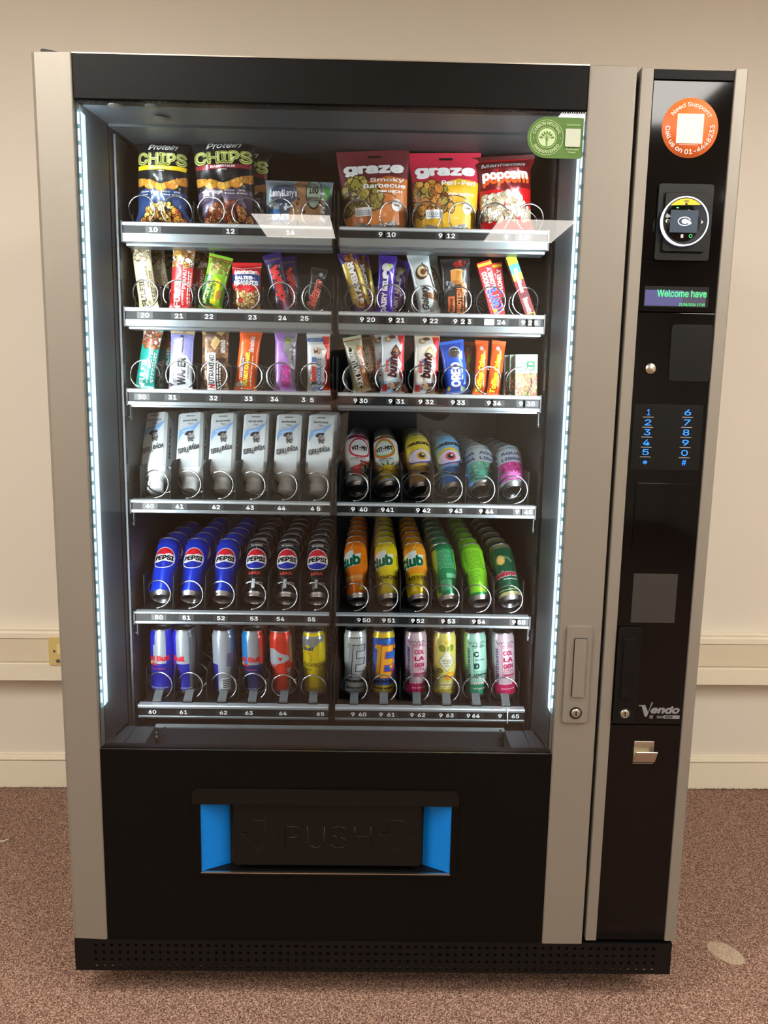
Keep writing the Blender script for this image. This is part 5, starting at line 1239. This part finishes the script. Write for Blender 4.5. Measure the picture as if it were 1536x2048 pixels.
# ---- fourth shelf: cartons and cans
Z4 = lambda x, y: (240+x/3.4909, 810+y/3.4909); Z4r = lambda x, y: (650+x/3.268, 840+y/3.268)
def carton_mesh():
    w = .0285; hb = .140; z0 = .046; mb = MB(); col = (204, 208, 208)
    ch = .006
    oct_ = [(-w+ch, -w), (w-ch, -w), (w, -w+ch), (w, w-ch), (w-ch, w), (-w+ch, w), (-w, w-ch), (-w, -w+ch)]
    mb.prism(oct_, z0, z0+hb, 'print', col, axis='z')
    d = D(2*w-.004, hb); ink = (34, 34, 36)
    # printed for the way up it is sold: stands on its cap here, so all print is turned over
    d.t('STILL', 0, .80, .22, .030, (90, 96, 100), rot=180, bold=.03); d.t('IRISH WATER', 0, .86, .62, .034, (90, 96, 100), rot=180, bold=.04); d.t('500ml', .0, .945, .36, .026, (90, 96, 100), rot=180, bold=.03)
    d.q([(-.95, .60), (-.8, .68), (-.4, .72), (.2, .74), (.55, .80), (.9, .82), (.7, .76), (.3, .66), (-.1, .62), (-.5, .63), (-.7, .58), (-.9, .48)], (128, 172, 220)); d.q([(-.7, .66), (-.2, .71), (.3, .72), (.1, .66), (-.4, .64)], (160, 196, 232))
    for k in range(3): d.l([(-.95, .64+k*.03), (-.5, .70+k*.028), (0, .70+k*.03), (.4, .76+k*.02), (.95, .82+k*.015)], .02, (90, 130, 180))
    d.q([(-.45, .60), (-.2, .66), (.3, .665), (.35, .63), (.1, .60), (-.2, .575)], (44, 44, 48)); d.q([(-.1, .60), (.1, .63), (.05, .59)], WHT); d.e(.12, .545, .28, .070, (120, 118, 118)); d.e(.22, .535, .17, .05, (190, 186, 184)); d.b(-.15, .47, .35, .54, 14, .10, [(60, 60, 62), (100, 98, 98), (40, 40, 42)], seed=3); d.l([(.05, .56), (.35, .565)], .03, (50, 50, 52))
    d.t('Yeats', -.46, .30, .44, .12, ink, rot=192, bold=.015, shear=.35); d.t('voya', .42, .37, .44, .11, ink, rot=188, bold=.02, shear=.35)
    d.p.lay(mb, lambda u, v, o=0: (u, -w-o, z0+v), 'print', L=.5)
    d = D(2*w-.004, hb); d.t('WATER', .0, .52, .60, .26, (30, 30, 32), rot=90, bold=.05)
    d.p.lay(mb, lambda u, v, o=0: (w+o, u, z0+v), 'print', L=.5)
    body = mb.mesh('water_carton')
    b = MB(); b.v = []
    k = 24; rings = []
    def ring(z, f, rr):     # f: 0 round .. 1 square-ish
        out = []
        for i in range(k):
            a = 2*math.pi*i/k; c, s_ = math.cos(a), math.sin(a); sq = 1/max(abs(c), abs(s_)); out.append((rr*c*(1+(sq-1)*f*.86), rr*s_*(1+(sq-1)*f*.86), z))
        return out
    vs = []
    for z, f, rr in ((z0+.001, 1, w), (.042, .8, w*.99), (.037, .4, w*.92), (.032, .1, w*.80), (.0290, 0, w*.64)): vs += ring(z, f, rr)
    fs = []
    for j in range(4):
        for i in range(k): fs.append((j*k+i, (j+1)*k+i, (j+1)*k+(i+1) % k, j*k+(i+1) % k))
    b.add(vs, fs, 'white_plastic', smooth=True); sh = b.mesh('shoulder')
    b = MB(); b.lathe([(.0001, 0), (.0172, 0), (.0188, .0014), (.0190, .015), (.0196, .0155), (.0196, .0185), (.0185, .0195), (.0180, .0300)], seg=28, m='white_plastic'); b.f = [tuple(f) for f in b.f]; cap = b.mesh('screw_cap')
    return body, sh, cap
CB, CS, CC = carton_mesh()
LEANC = 33
for i, ((zx, zy), tg) in enumerate((((245, 600), '40'), ((490, 605), '41'), ((713, 605), '42'), ((935, 608), '43'), ((1160, 612), '44'), ((1378, 612), '45'))):
    px, py = Z4(zx, zy); y0 = .255; x0 = at(px, py, y0)[0]; L = math.radians(LEANC); zc = FLOORZ[3]+.0155*math.sin(L)+.001
    for k in range(5):
        o = bpy.data.objects.new('water_carton', CB); sc.collection.objects.link(o)
        for nm, me in (('shoulder', CS), ('screw_cap', CC)): c = bpy.data.objects.new(nm, me); sc.collection.objects.link(c); c.parent = o
        o.location = (x0, y0+.078*k, zc); o.rotation_euler = (-L, math.radians(-(3.5-i*1.4)-2.5), 0)
        tag(o, 'white water carton on its cap, %s in the %s lane' % (ORD[k] if k == 0 else ORD[k]+' from the glass', ('leftmost', 'second', 'third', 'fourth', 'fifth', 'rightmost')[i]), 'drink carton', 'upturned white water cartons')
Y4 = .272; LEAN4 = 42
def d_vit(ring1, ring2, fruit):
    def f(d):
        d.o(-.05+.25*(fruit == 'm'), .70, .80, .14, ring1, k=1.0); d.o(-.05+.25*(fruit == 'm'), .70, .66, .08, ring2, k=1.0); u = -.05+.25*(fruit == 'm')
        d.t('VIT-HIT', u, .70, .58, .080, (20, 24, 28), rot=3, bold=.06); d.scrib(u, .645, .30, .012, (90, 90, 90)); d.t('SPARKLING', 0, .49, .50, .025, (70, 70, 70), bold=.03); d.scrib(0, .45, .28, .012, (120, 120, 120))
        if fruit == 'm':
            d.q([(-.55, .32), (-.45, .16), (.3, .13), (.6, .14), (.1, .36)], (60, 140, 60)); d.q([(-.45, .31), (-.35, .17), (.4, .14), (.1, .36)], (232, 92, 100)); d.b(-.35, .17, .2, .3, 14, .035, [(40, 20, 24)], seed=2)
            d.b(.1, .33, .8, .44, 12, .12, [(190, 40, 50), (60, 120, 50), (206, 60, 70)], seed=4); d.b(.4, .2, .9, .35, 10, .12, [(50, 110, 50), (30, 80, 40)], seed=6)
        else:
            d.q([(-.8, .12), (.9, .12), (.75, .32), (.3, .37), (-.4, .36), (-.8, .28)], (226, 190, 40)); d.b(-.7, .13, .8, .35, 60, .07, [(206, 160, 30), (236, 210, 80), (150, 140, 30)], seed=2)
            for a in (-40, -20, 0, 20, 40): d.q([(a*.012-.08+.1, .36), (a*.012+.08+.1, .36), (a*.022+.1, .47-abs(a)*.0012)], (50, 120, 50)); 
            d.b(-.8, .12, -.4, .2, 8, .14, [(226, 120, 30)], seed=4)
    return f
lane(3, Z4r(218, 485), 0, Y4, .0785, 5, .0288, .144, LEAN4, 'white vitamin drink can with red ring and melon', '9 40', (222, 224, 222), d_vit((200, 40, 60), (240, 240, 240), 'm'), roll=-4, group='white cans with red rings', bands=((.9, 1, (150, 50, 70)),), spin=3)
lane(3, Z4r(425, 485), 1, Y4, .0785, 5, .0288, .144, LEAN4, 'white vitamin drink can with green ring and pineapple', '9 41', (222, 224, 220), d_vit((226, 110, 40), (120, 190, 70), 'p'), roll=-7, group='white cans with green rings', bands=((.9, 1, (150, 110, 60)),), spin=-4)
def d_neu(top, eye):
    def f(d):
        d.t('neutonic', .1, .81, .94, .075, (24, 22, 24), rot=3, bold=.06)
        d.p.ell(.05*d.W, .57*d.H, 1.0*d.W, .155*d.H, (212, 160, 40), rot=8, n=30); d.p.ell(.05*d.W, .545*d.H, .95*d.W, .135*d.H, (60, 50, 120), rot=8, n=30); d.p.ell(.05*d.W, .55*d.H, .90*d.W, .120*d.H, (220, 206, 226), rot=8, n=30)
        d.q([(-.9, .60), (-.5, .70), (.1, .73), (.7, .70), (1, .62), (.6, .66), (0, .68), (-.5, .65)], (232, 200, 50)); 
        d.c(.15, .55, .34, eye, n=28); d.c(.15, .55, .20, (24, 18, 20)); d.c(.22, .57, .07, WHT); d.l([(-.8, .44), (-.2, .42), (.5, .43), (.95, .50)], .08, (50, 60, 150)); d.l([(-.7, .41), (0, .39), (.8, .44)], .05, (206, 120, 150))
        for k in range(5): d.scrib(.05, .35-k*.022, .5, .010, (60, 50, 40), seed=k)
        d.rr(-.1, .185, .70, .225, (60, 56, 50), .4)
    return f
lane(3, Z4r(638, 485), 2, Y4, .0785, 5, .0288, .146, LEAN4, 'yellow drink can with a drawn eye', '9 42', (226, 206, 60), d_neu(0, (206, 160, 30)), roll=-6, group='yellow cans with drawn eyes', bands=((0, .38, (214, 166, 96)),), spin=2)
lane(3, Z4r(845, 487), 3, Y4, .0785, 5, .0288, .146, LEAN4, 'sky blue drink can with a drawn eye', '9 43', (110, 180, 226), d_neu(0, (206, 70, 90)), roll=-8, group='blue cans with drawn eyes', bands=((0, .38, (30, 130, 220)),), spin=-3)
def d_aqua(c1, c2, shift):
    def f(d):
        d.r(-1.9, .12, 1.9, .55, c1); d.r(-1.9, .12, 1.9, .30, c2)
        for u in (shift, shift+1.5, shift-1.5):
            d.t('AQUA', u, .76, .62, .075, (60, 66, 110), bold=.04); d.t('LIBRA', u, .63, .62, .075, (60, 66, 110), bold=.04)
            for a in (30, 60, 90, 120, 150): d.p.ell((u+.0)*d.W+.006*math.cos(math.radians(a)), .86*d.H+.006*math.sin(math.radians(a)), .004, .0014, (110, 170, 190), n=8, rot=a)
        for a in range(15, 170, 25): d.p.ell(.007*math.cos(math.radians(a)), .14*d.H+.011*math.sin(math.radians(a)), .012, .0030, tuple(min(255, v+50) for v in c2), n=10, rot=a)
        d.b(-1, .30, 1, .5, 10, .12, [tuple(min(255, v+30) for v in c1), tuple(max(0, v-30) for v in c1)], seed=3)
    return f
lane(3, Z4r(1030, 480), 4, Y4+.005, .0860, 5, .0318, .114, 41, 'silver and mint green botanical water can', '9 44', (176, 184, 186), d_aqua((110, 176, 150), (50, 160, 130), .55), roll=-3, group='silver and mint cans')
lane(3, Z4r(1235, 484), 5, Y4+.005, .0860, 5, .0318, .114, 41, 'silver and magenta botanical water can', '9 45', (176, 180, 184), d_aqua((190, 60, 130), (206, 90, 170), .0), roll=-4, group='silver and magenta cans')

# ---- bottom shelf: standing cans
Z6 = lambda x, y: (240+x/3.4909, 1240+y/3.4909); Z6r = lambda x, y: (650+x/3.413, 1240+y/3.413)
Y6 = .240; P6 = .064
def d_rb(word=True, shift=0., sub='ENERGY DRINK'):
    def f(d):
        if word:
            d.t('Red Bull', shift-.1, .56, 1.05, .085, (206, 36, 44), bold=.055); d.e(shift-.30, .475, .26, .020, (214, 50, 44), rot=-8); d.e(shift-.52, .48, .10, .028, (214, 50, 44)); d.l([(shift-.2, .47), (shift+.1, .455)], .04, (214, 50, 44)); d.c(shift-.55, .49, .13, (240, 190, 40)); 
            d.t(sub, shift-.05, .40, .62, .024, (170, 60, 90), bold=.02)
        d.scrib(0, .085+.02, .7, .022, (150, 160, 200))
    return f
BLU, SIL = (30, 36, 150), (158, 166, 174)
def rbcol(v, a, c):
    if v < .46: return BLU
    # diagonal quarters
    b_ = 8*(v-.46)/.5*3
    if -40+b_ < a < 34: return SIL
    return (34, 44, 190)
lane(5, Z6(302, 485), 0, Y6, P6, 2, .0256, .150, 0, 'blue and silver energy drink can turned a little right', '60', BLU, d_rb(True, -.1), group='blue and silver energy drink cans', roll=0, spin=-4, colfn=rbcol)
lane(5, Z6(465, 492), 1, Y6, P6, 2, .0256, .150, 0, 'blue and silver energy drink can turned well left', '61', BLU, d_rb(True, -.75), group='blue and silver energy drink cans', roll=-1, spin=-2, colfn=lambda v, a, c: (BLU if v < .46 else ((34, 44, 190) if a < -32 else SIL)) if a < 40 else (110, 114, 122))
def d_rbback(d):
    for k in range(10): d.scrib(.35+k*.05, .55, .5, .012, (90, 96, 130), rot=84, seed=k)
    d.r(-.1, .10, .55, .27, (206, 210, 212)); 
    for k in range(5): d.r(.0, .12+k*.028, .5, .135+k*.028, (60, 60, 66))
lane(5, Z6(736, 488), 2, Y6, P6, 2, .0256, .150, 0, 'blue and silver energy drink can turned to its barcode', '62', BLU, d_rbback, group='blue and silver energy drink cans', roll=-1, colfn=lambda v, a, c: (SIL if (v > .46 or a > -20) else BLU) if a < 45 else (120, 124, 140))
lane(5, Z6(940, 488), 3, Y6, P6, 2, .0256, .150, 0, 'blue, silver and red striped energy drink can', '63', (26, 44, 104), d_rb(True, -.25, 'SUGARFREE'), group='striped energy drink cans', roll=-1, spin=0, colfn=lambda v, a, c: (26, 46, 104) if v < .46 else ((20, 130, 206) if a < -26 else ((150, 158, 164) if a < 34 else (190, 70, 60))))
def d_rbred(d):
    d.q([(-1.0, .72), (-.5, .74), (.1, .66), (.6, .62), (.7, .56), (.3, .52), (-.2, .50), (-.6, .44), (-1, .50)], (176, 184, 190)); d.q([(-.2, .60), (.2, .60), (.0, .54)], (206, 50, 40)); d.l([(-.9, .50), (-.6, .46), (-.4, .5)], .08, (206, 50, 40))
    d.t('Red Bull', .62, .26, .34, .16, (170, 176, 180), rot=90, bold=.05); d.l([(.75, .95), (.8, .72)], .06, (150, 156, 150)); d.r(.72, .5, 1.3, .9, (140, 120, 110))
lane(5, Z6(1138, 508), 4, Y6, P6, 2, .0256, .150, 0, 'red energy drink can with a silver bull head', '64', (214, 56, 36), d_rbred, group='red energy drink cans', roll=-2)
def d_trop(d):
    d.q([(-1.5, .93), (1, .93), (.9, .84), (.4, .82), (.0, .74), (-.4, .80), (-1.5, .70)], (140, 144, 146)); d.t('Bull', -.45, .74, .5, .06, (90, 94, 98), bold=.05, shear=.2); d.o(-.55, .60, .45, .06, (190, 160, 20), k=1.)
    d.t('TROPICAL', .02, .49, 1.05, .060, (90, 80, 20), bold=.05); d.t('TROPICAL', .02, .49, 1.03, .048, (206, 180, 20), bold=.0); d.t('EDITION', -.5, .42, .34, .025, (110, 96, 20), bold=.03); d.scrib(.2, .10, .6, .014, (110, 96, 20)); d.scrib(.2, .075+.055, .6, .014, (110, 96, 20), seed=4)
lane(5, Z6(1365, 505), 5, Y6, P6, 2, .0256, .150, 0, 'bright yellow tropical energy drink can', '65', (228, 204, 10), d_trop, group='yellow energy drink cans', roll=-2)
def d_E(c, o, bg, words, txtc):
    def f(d):
        if bg:
            d.b(-1.2, .22, 1.2, .82, 40, .22, [(24, 96, 206), (20, 80, 180), (50, 130, 220)], seed=2); d.q([(.2, .92), (.5, .70), (.3, .68)], (40, 150, 90)); d.b(.6, .4, 1.1, .8, 8, .2, [(246, 200, 40), (226, 60, 90)], seed=4)
        for k, (dx, cc_) in enumerate(((.07, o), (0, c))):
            g_ = 0 if k else .04
            d.q([(-.62-g_+dx, .30-g_*.3), (-.36+g_+dx, .30-g_*.3), (-.16+g_+dx, .80), (-.62+dx, .80+g_*.2), (-.70-g_+dx, .74), (-.46-g_+dx, .73)], cc_)
            for vv in (.30, .50, .70): d.q([(-.28-g_+dx+(vv-.3)*.3, vv-g_*.25), (.52+g_+dx+(vv-.3)*.4, vv-g_*.25), (.62+g_+dx+(vv-.3)*.4, vv+.085+g_*.25), (-.22-g_+dx+(vv-.3)*.3, vv+.085+g_*.25)], cc_)
            d.q([(-.28-g_+dx, .30), (-.05+dx, .30), (.12+dx, .78), (-.12-g_+dx, .78)], cc_)
        d.t(words[0], .0, .245, .86, .045, txtc, bold=.07, shear=.15); d.t(words[1], .0, .14, .72, .030, txtc, bold=.04); d.scrib(0, .90, .6, .016, txtc)
    return f
lane(5, Z6r(210, 488), 0, Y6, P6, 2, .0256, .1535, 0, 'white and silver energy drink can with a big grey E', '9 60', (200, 206, 206), d_E((176, 184, 186), (60, 66, 70), 0, ('ENERGISE', 'DANCE WHITE'), (40, 44, 48)), group='white and grey energy drink cans', roll=-1, bands=((.86, .94, (214, 218, 218)),))
lane(5, Z6r(400, 495), 1, Y6, P6, 2, .0256, .1535, 0, 'blue energy drink can with a big yellow E', '9 61', (26, 100, 206), d_E((246, 180, 40), (214, 60, 60), 1, ('NRGISE', 'HYPER MAGIC'), (20, 30, 60)), group='blue and yellow energy drink cans', roll=-1, bands=((0, .21, (226, 190, 20)), (.87, 1, (226, 196, 30))))
def d_viwa(big, flav, ink, low, side=(90, 80, 110)):
    def f(d):
        d.l([(-.62, .87), (-.44, .83), (-.30, .87)], .05, (50, 40, 60)); d.l([(-.2, .83), (-.2, .87)], .05, (50, 40, 60)); d.l([(-.08, .87), (.06, .83), (.18, .87), (.30, .83), (.44, .87)], .05, (50, 40, 60)); d.l([(.46, .83), (.60, .87), (.74, .83)], .05, (50, 40, 60))
        d.t('vitaminwater', -.62, .50, .56, .15, side, rot=90, bold=.02); d.t('body drink' if len(big) == 3 else 'immune', .15, .805, .44, .030, ink, bold=.02)
        d.p.poly([(u*d.W, v*d.H) for u, v in ((-.22, .41), (.80, .41), (.80, .78), (-.22, .78))], ink); d.p.poly([(u*d.W, v*d.H) for u, v in ((-.20, .415), (.78, .415), (.78, .775), (-.20, .775))], low[1])
        hs = [(.70, .07), (.60, .07), (.50, .07)] if len(big) == 3 else [(.68, .09), (.50, .09)]
        for (v, h), tx in zip(hs, big): d.t(tx, .24 if len(tx) > 1 else .0, v, .38 if len(tx) > 1 else .20, h, ink, bold=.07)
        d.t('1650mg' if len(big) == 3 else '555mg', .24, .438 if len(big) == 3 else .59, .36, .035, ink, bold=.02); d.t(flav, .24, .365, .46, .040, ink, bold=.04); d.scrib(.24, .325, .4, .014, ink)
        d.t('love yourself', .18, .155, .50, .028, (240, 220, 226), bold=.02); d.scrib(.0, .235, .5, .03, (240, 210, 220))
    return f
for (zx, zy), tg, rl, wh in (((622, 485), '9 62', -2, 'less sunlit'), ((1225, 490), '9 65', -4, 'rightmost')):
    lane(5, Z6r(zx, zy), 2, Y6, P6, 2, .0256, .1535, 0, 'pale pink and crimson vitamin water can', tg, (206, 182, 192), d_viwa(('COL', 'LA', 'GEN'), 'ORANGE', (176, 30, 80), (0, (212, 190, 200))), group='pink vitamin water cans', roll=rl, bands=((0, .27, (200, 30, 90)),), where=' in the '+('third lane' if rl == -2 else 'rightmost lane'))
def d_tea(d):
    d.e(-.25, .76, .30, .05, (130, 140, 50), rot=-50); d.e(.4, .76, .30, .05, (130, 140, 50), rot=50); d.q([(.1, .40), (.72, .56), (.1, .74), (-.52, .56)], (150, 150, 110)); d.q([(.1, .415), (.68, .56), (.1, .725), (-.48, .56)], (226, 226, 206))
    d.t('ORGANIC', .1, .575, .40, .026, (120, 120, 60), bold=.02); d.t('WHITE', .1, .535, .30, .026, (120, 120, 60), bold=.02); d.t('TEA', .1, .495, .2, .026, (120, 120, 60), bold=.02); d.e(.3, .34, .42, .055, (236, 150, 20), rot=14); d.e(.34, .355, .30, .03, (250, 196, 60), rot=14)
    d.l([(-.62, .87), (-.44, .83), (-.30, .87)], .05, (200, 150, 40)); d.l([(-.08, .87), (.06, .83), (.18, .87), (.30, .83), (.44, .87)], .05, (200, 150, 40)); d.rr(-.45, .175, .55, .235, (226, 222, 190), .2); d.scrib(.05, .205, .44, .02, (170, 120, 30)); d.e(-.4, .42, .2, .05, (120, 120, 60), rot=60)
    d.t('vitaminwater', -.78, .50, .56, .13, (196, 176, 80), rot=90, bold=.01); d.t('love yourself', .1, .125, .44, .026, (150, 120, 30), bold=.02)
lane(5, Z6r(818, 485), 3, Y6, P6, 2, .0256, .1535, 0, 'pale yellow white-tea can with a diamond panel', '9 63', (226, 214, 112), d_tea, group='yellow tea cans', roll=-2, bands=((.0, .11, (222, 196, 60)),))
lane(5, Z6r(1035, 490), 4, Y6, P6, 2, .0256, .1535, 0, 'mint and green lemon vitamin water can', '9 64', (160, 212, 190), d_viwa(('C', 'D'), 'LEMON', (30, 70, 64), (0, (166, 216, 196)), (40, 90, 80)), group='mint vitamin water cans', roll=-4, bands=((0, .27, (20, 130, 90)),))

# ================================================================= THE PHOTOGRAPHER, seen as a reflection in the glass
mat('skin', 'b5836a', rough=.5); mat('dark_shirt', '0e0e12', rough=.85); mat('dark_trousers', '14141a', rough=.85); mat('hair', '1d1512', rough=.6); mat('shoe', '101010', rough=.4)
PX, PY = .64, -1.74
pn = empty('person', (PX, PY, 0)); tag(pn, 'person in dark clothes holding up a phone, seen reflected in the glass', 'person')
def mk_skin(name, V, E_, Rr, m, sub=2, root=0):
    bpy_mesh = bpy.data.meshes.new(name); bpy_mesh.from_pydata(V, E_, []); bpy_mesh.materials.append(MATS[m])
    o = bpy.data.objects.new(name, bpy_mesh); sc.collection.objects.link(o); o.parent = pn
    import bmesh
    bm = bmesh.new(); bm.from_mesh(bpy_mesh); L = bm.verts.layers.skin.verify()
    bm.verts.ensure_lookup_table()
    for i, r in enumerate(Rr):
        d = bm.verts[i][L]; d.radius = r if isinstance(r, tuple) else (r, r); d.use_root = (i == root)
    bm.to_mesh(bpy_mesh); bm.free()
    md = o.modifiers.new('skin', 'SKIN'); md.use_smooth_shade = True
    s_ = o.modifiers.new('sub', 'SUBSURF'); s_.levels = sub; s_.render_levels = sub
    return o
# body: pelvis, spine, neck, shoulders, arms raised to the phone, legs  (facing +y)
V = [(0, 0, .95), (0, .0, 1.12), (0, -.01, 1.30), (0, -.01, 1.42), (0, .0, 1.50),
     (.17, -.01, 1.41), (.25, .03, 1.17), (.085, .235, 1.235), (-.17, -.01, 1.41), (-.25, .03, 1.17), (-.085, .235, 1.235),
     (.10, 0, .90), (.115, .01, .50), (.12, -.02, .09), (-.10, 0, .90), (-.115, .01, .50), (-.12, -.02, .09)]
E_ = [(0, 1), (1, 2), (2, 3), (3, 4), (3, 5), (5, 6), (6, 7), (3, 8), (8, 9), (9, 10), (0, 11), (11, 12), (12, 13), (0, 14), (14, 15), (15, 16)]
Rr = [(.15, .105), (.135, .095), (.155, .105), (.11, .08), .052, .062, .043, .026, .062, .043, .026, .088, .056, .040, .088, .056, .040]
mk_skin('body', V, E_, Rr, 'skin')
# T-shirt and trousers over the body
V = [(0, 0, .93), (0, .0, 1.12), (0, -.01, 1.30), (0, -.01, 1.41), (.18, -.01, 1.405), (.232, .015, 1.25), (-.18, -.01, 1.405), (-.232, .015, 1.25)]
mk_skin('t_shirt', V, [(0, 1), (1, 2), (2, 3), (3, 4), (4, 5), (3, 6), (6, 7)], [(.172, .128), (.152, .115), (.172, .125), (.125, .098), .080, .068, .080, .068], 'dark_shirt')
V = [(0, 0, .96), (.10, 0, .88), (.115, .01, .50), (.12, -.02, .07), (-.10, 0, .88), (-.115, .01, .50), (-.12, -.02, .07)]
mk_skin('trousers', V, [(0, 1), (1, 2), (2, 3), (0, 4), (4, 5), (5, 6)], [(.165, .12), .102, .070, .060, .102, .070, .060], 'dark_trousers')
for sx in (1, -1):
    b = MB(); b.prism([(-.10, 0), (.16, 0), (.175, .02), (.16, .05), (.06, .085), (-.06, .10), (-.105, .06)], sx*.12-.045, sx*.12+.045, 'shoe', axis='x'); o = b.build('shoe', pn, bevel=.012)
# head
import bmesh
bm = bmesh.new(); bmesh.ops.create_uvsphere(bm, u_segments=28, v_segments=20, radius=1)
for v in bm.verts:
    x, y, z = v.co; k = 1-.22*max(0, -z)**1.5; v.co = (x*.076*k, y*.095*(k if y > 0 else 1), z*.118)
    if y > .7 and abs(x) < .22 and -.35 < z < .12: v.co.y += .018*(1-abs(x)/.22)*(1-abs(z+.12)/.26)
    if y > .6 and -.62 < z < -.42 and abs(x) < .35: v.co.y += .004
    if y > .6 and .02 < z < .22 and .2 < abs(x) < .55: v.co.y -= .006
me = bpy.data.meshes.new('head'); bm.to_mesh(me); bm.free(); me.materials.append(MATS['skin']); me.polygons.foreach_set('use_smooth', [True]*len(me.polygons))
hd = bpy.data.objects.new('head', me); sc.collection.objects.link(hd); hd.parent = pn; hd.location = (0, .03, 1.615); hd.rotation_euler = (-.22, 0, 0)
for sx in (1, -1):
    b = MB(); b.lathe([(0, .012), (.007, .010), (.0115, .004), (.012, 0)], (sx*.030, .079, .006), 'y', 14, 'white_plastic'); b.lathe([(0, .0135), (.005, .0125)], (sx*.030, .079, .006), 'y', 10, 'void'); b.build('eye', hd)
    b = MB(); b.lathe([(0, sx*.006), (.014, sx*.006), (.020, sx*.002), (.016, -sx*.004)], (sx*.076, -.004, -.004), 'x', 14, 'skin'); b.build('ear', hd)
b = MB(); b.tube([(-.022, .085, -.058), (-.01, .0905, -.057), (.01, .0905, -.057), (.022, .085, -.058)], .0035, 6, 'plain', (150, 84, 76)); b.build('mouth', hd)
bm = bmesh.new(); bmesh.ops.create_uvsphere(bm, u_segments=24, v_segments=16, radius=1)
dead = [v for v in bm.verts if v.co.z < -.25 or (v.co.y > .35 and v.co.z < .55)]
bmesh.ops.delete(bm, geom=dead, context='VERTS')
for v in bm.verts: v.co = (v.co.x*.085, v.co.y*.104-.004, v.co.z*.128)
me = bpy.data.meshes.new('hair'); bm.to_mesh(me); bm.free(); me.materials.append(MATS['hair']); o = bpy.data.objects.new('hair', me); sc.collection.objects.link(o); o.parent = hd
sd = o.modifiers.new('s', 'SOLIDIFY'); sd.thickness = .006
# hands with five fingers each, closed on the phone
for sx in (1, -1):
    bx = sx*.085
    V = [(bx, .235, 1.235), (bx-sx*.010, .255, 1.245), (bx-sx*.014, .268, 1.262)]; E_ = [(0, 1), (1, 2)]; Rr = [.024, (.030, .018), (.028, .016)]
    for k, ln in enumerate((.024, .030, .028, .022)):
        i0 = len(V); z = 1.234+k*.017
        V += [(bx-sx*.020, .272, z), (bx-sx*.030, .276+.004, z+.003), (bx-sx*(.030+ln*.55), .283, z+.004), (bx-sx*(.030+ln), .281, z+.004)]
        E_ += [(2, i0), (i0, i0+1), (i0+1, i0+2), (i0+2, i0+3)]; Rr += [.0095, .0085, .0080, .0068]
    i0 = len(V); V += [(bx-sx*.004, .250, 1.270), (bx-sx*.016, .247, 1.292), (bx-sx*.026, .252, 1.306)]; E_ += [(1, i0), (i0, i0+1), (i0+1, i0+2)]; Rr += [.0115, .0100, .0085]
    mk_skin('hand', V, E_, Rr, 'skin', 1)
ph = empty('mobile_phone', (CX+.03, -1.468, 1.262)); tag(ph, 'black phone held in the hands of the person, seen reflected in the glass', 'phone')
b = MB(); b.prism(rrect(-.072, .072, -.036, .036, .008), -.008, 0, 'black_plastic'); b.build('phone_body', ph, bevel=.002)
b = MB(); b.prism(rrect(-.068, .068, -.032, .032, .006), -.0086, -.008, 'grey_screen'); b.build('phone_screen', ph)
b = MB(); b.lathe([(0, .0022), (.006, .0022), (.007, 0)], (-.030, 0, -.002), 'y', 16, 'gloss_black'); b.build('phone_lens', ph)
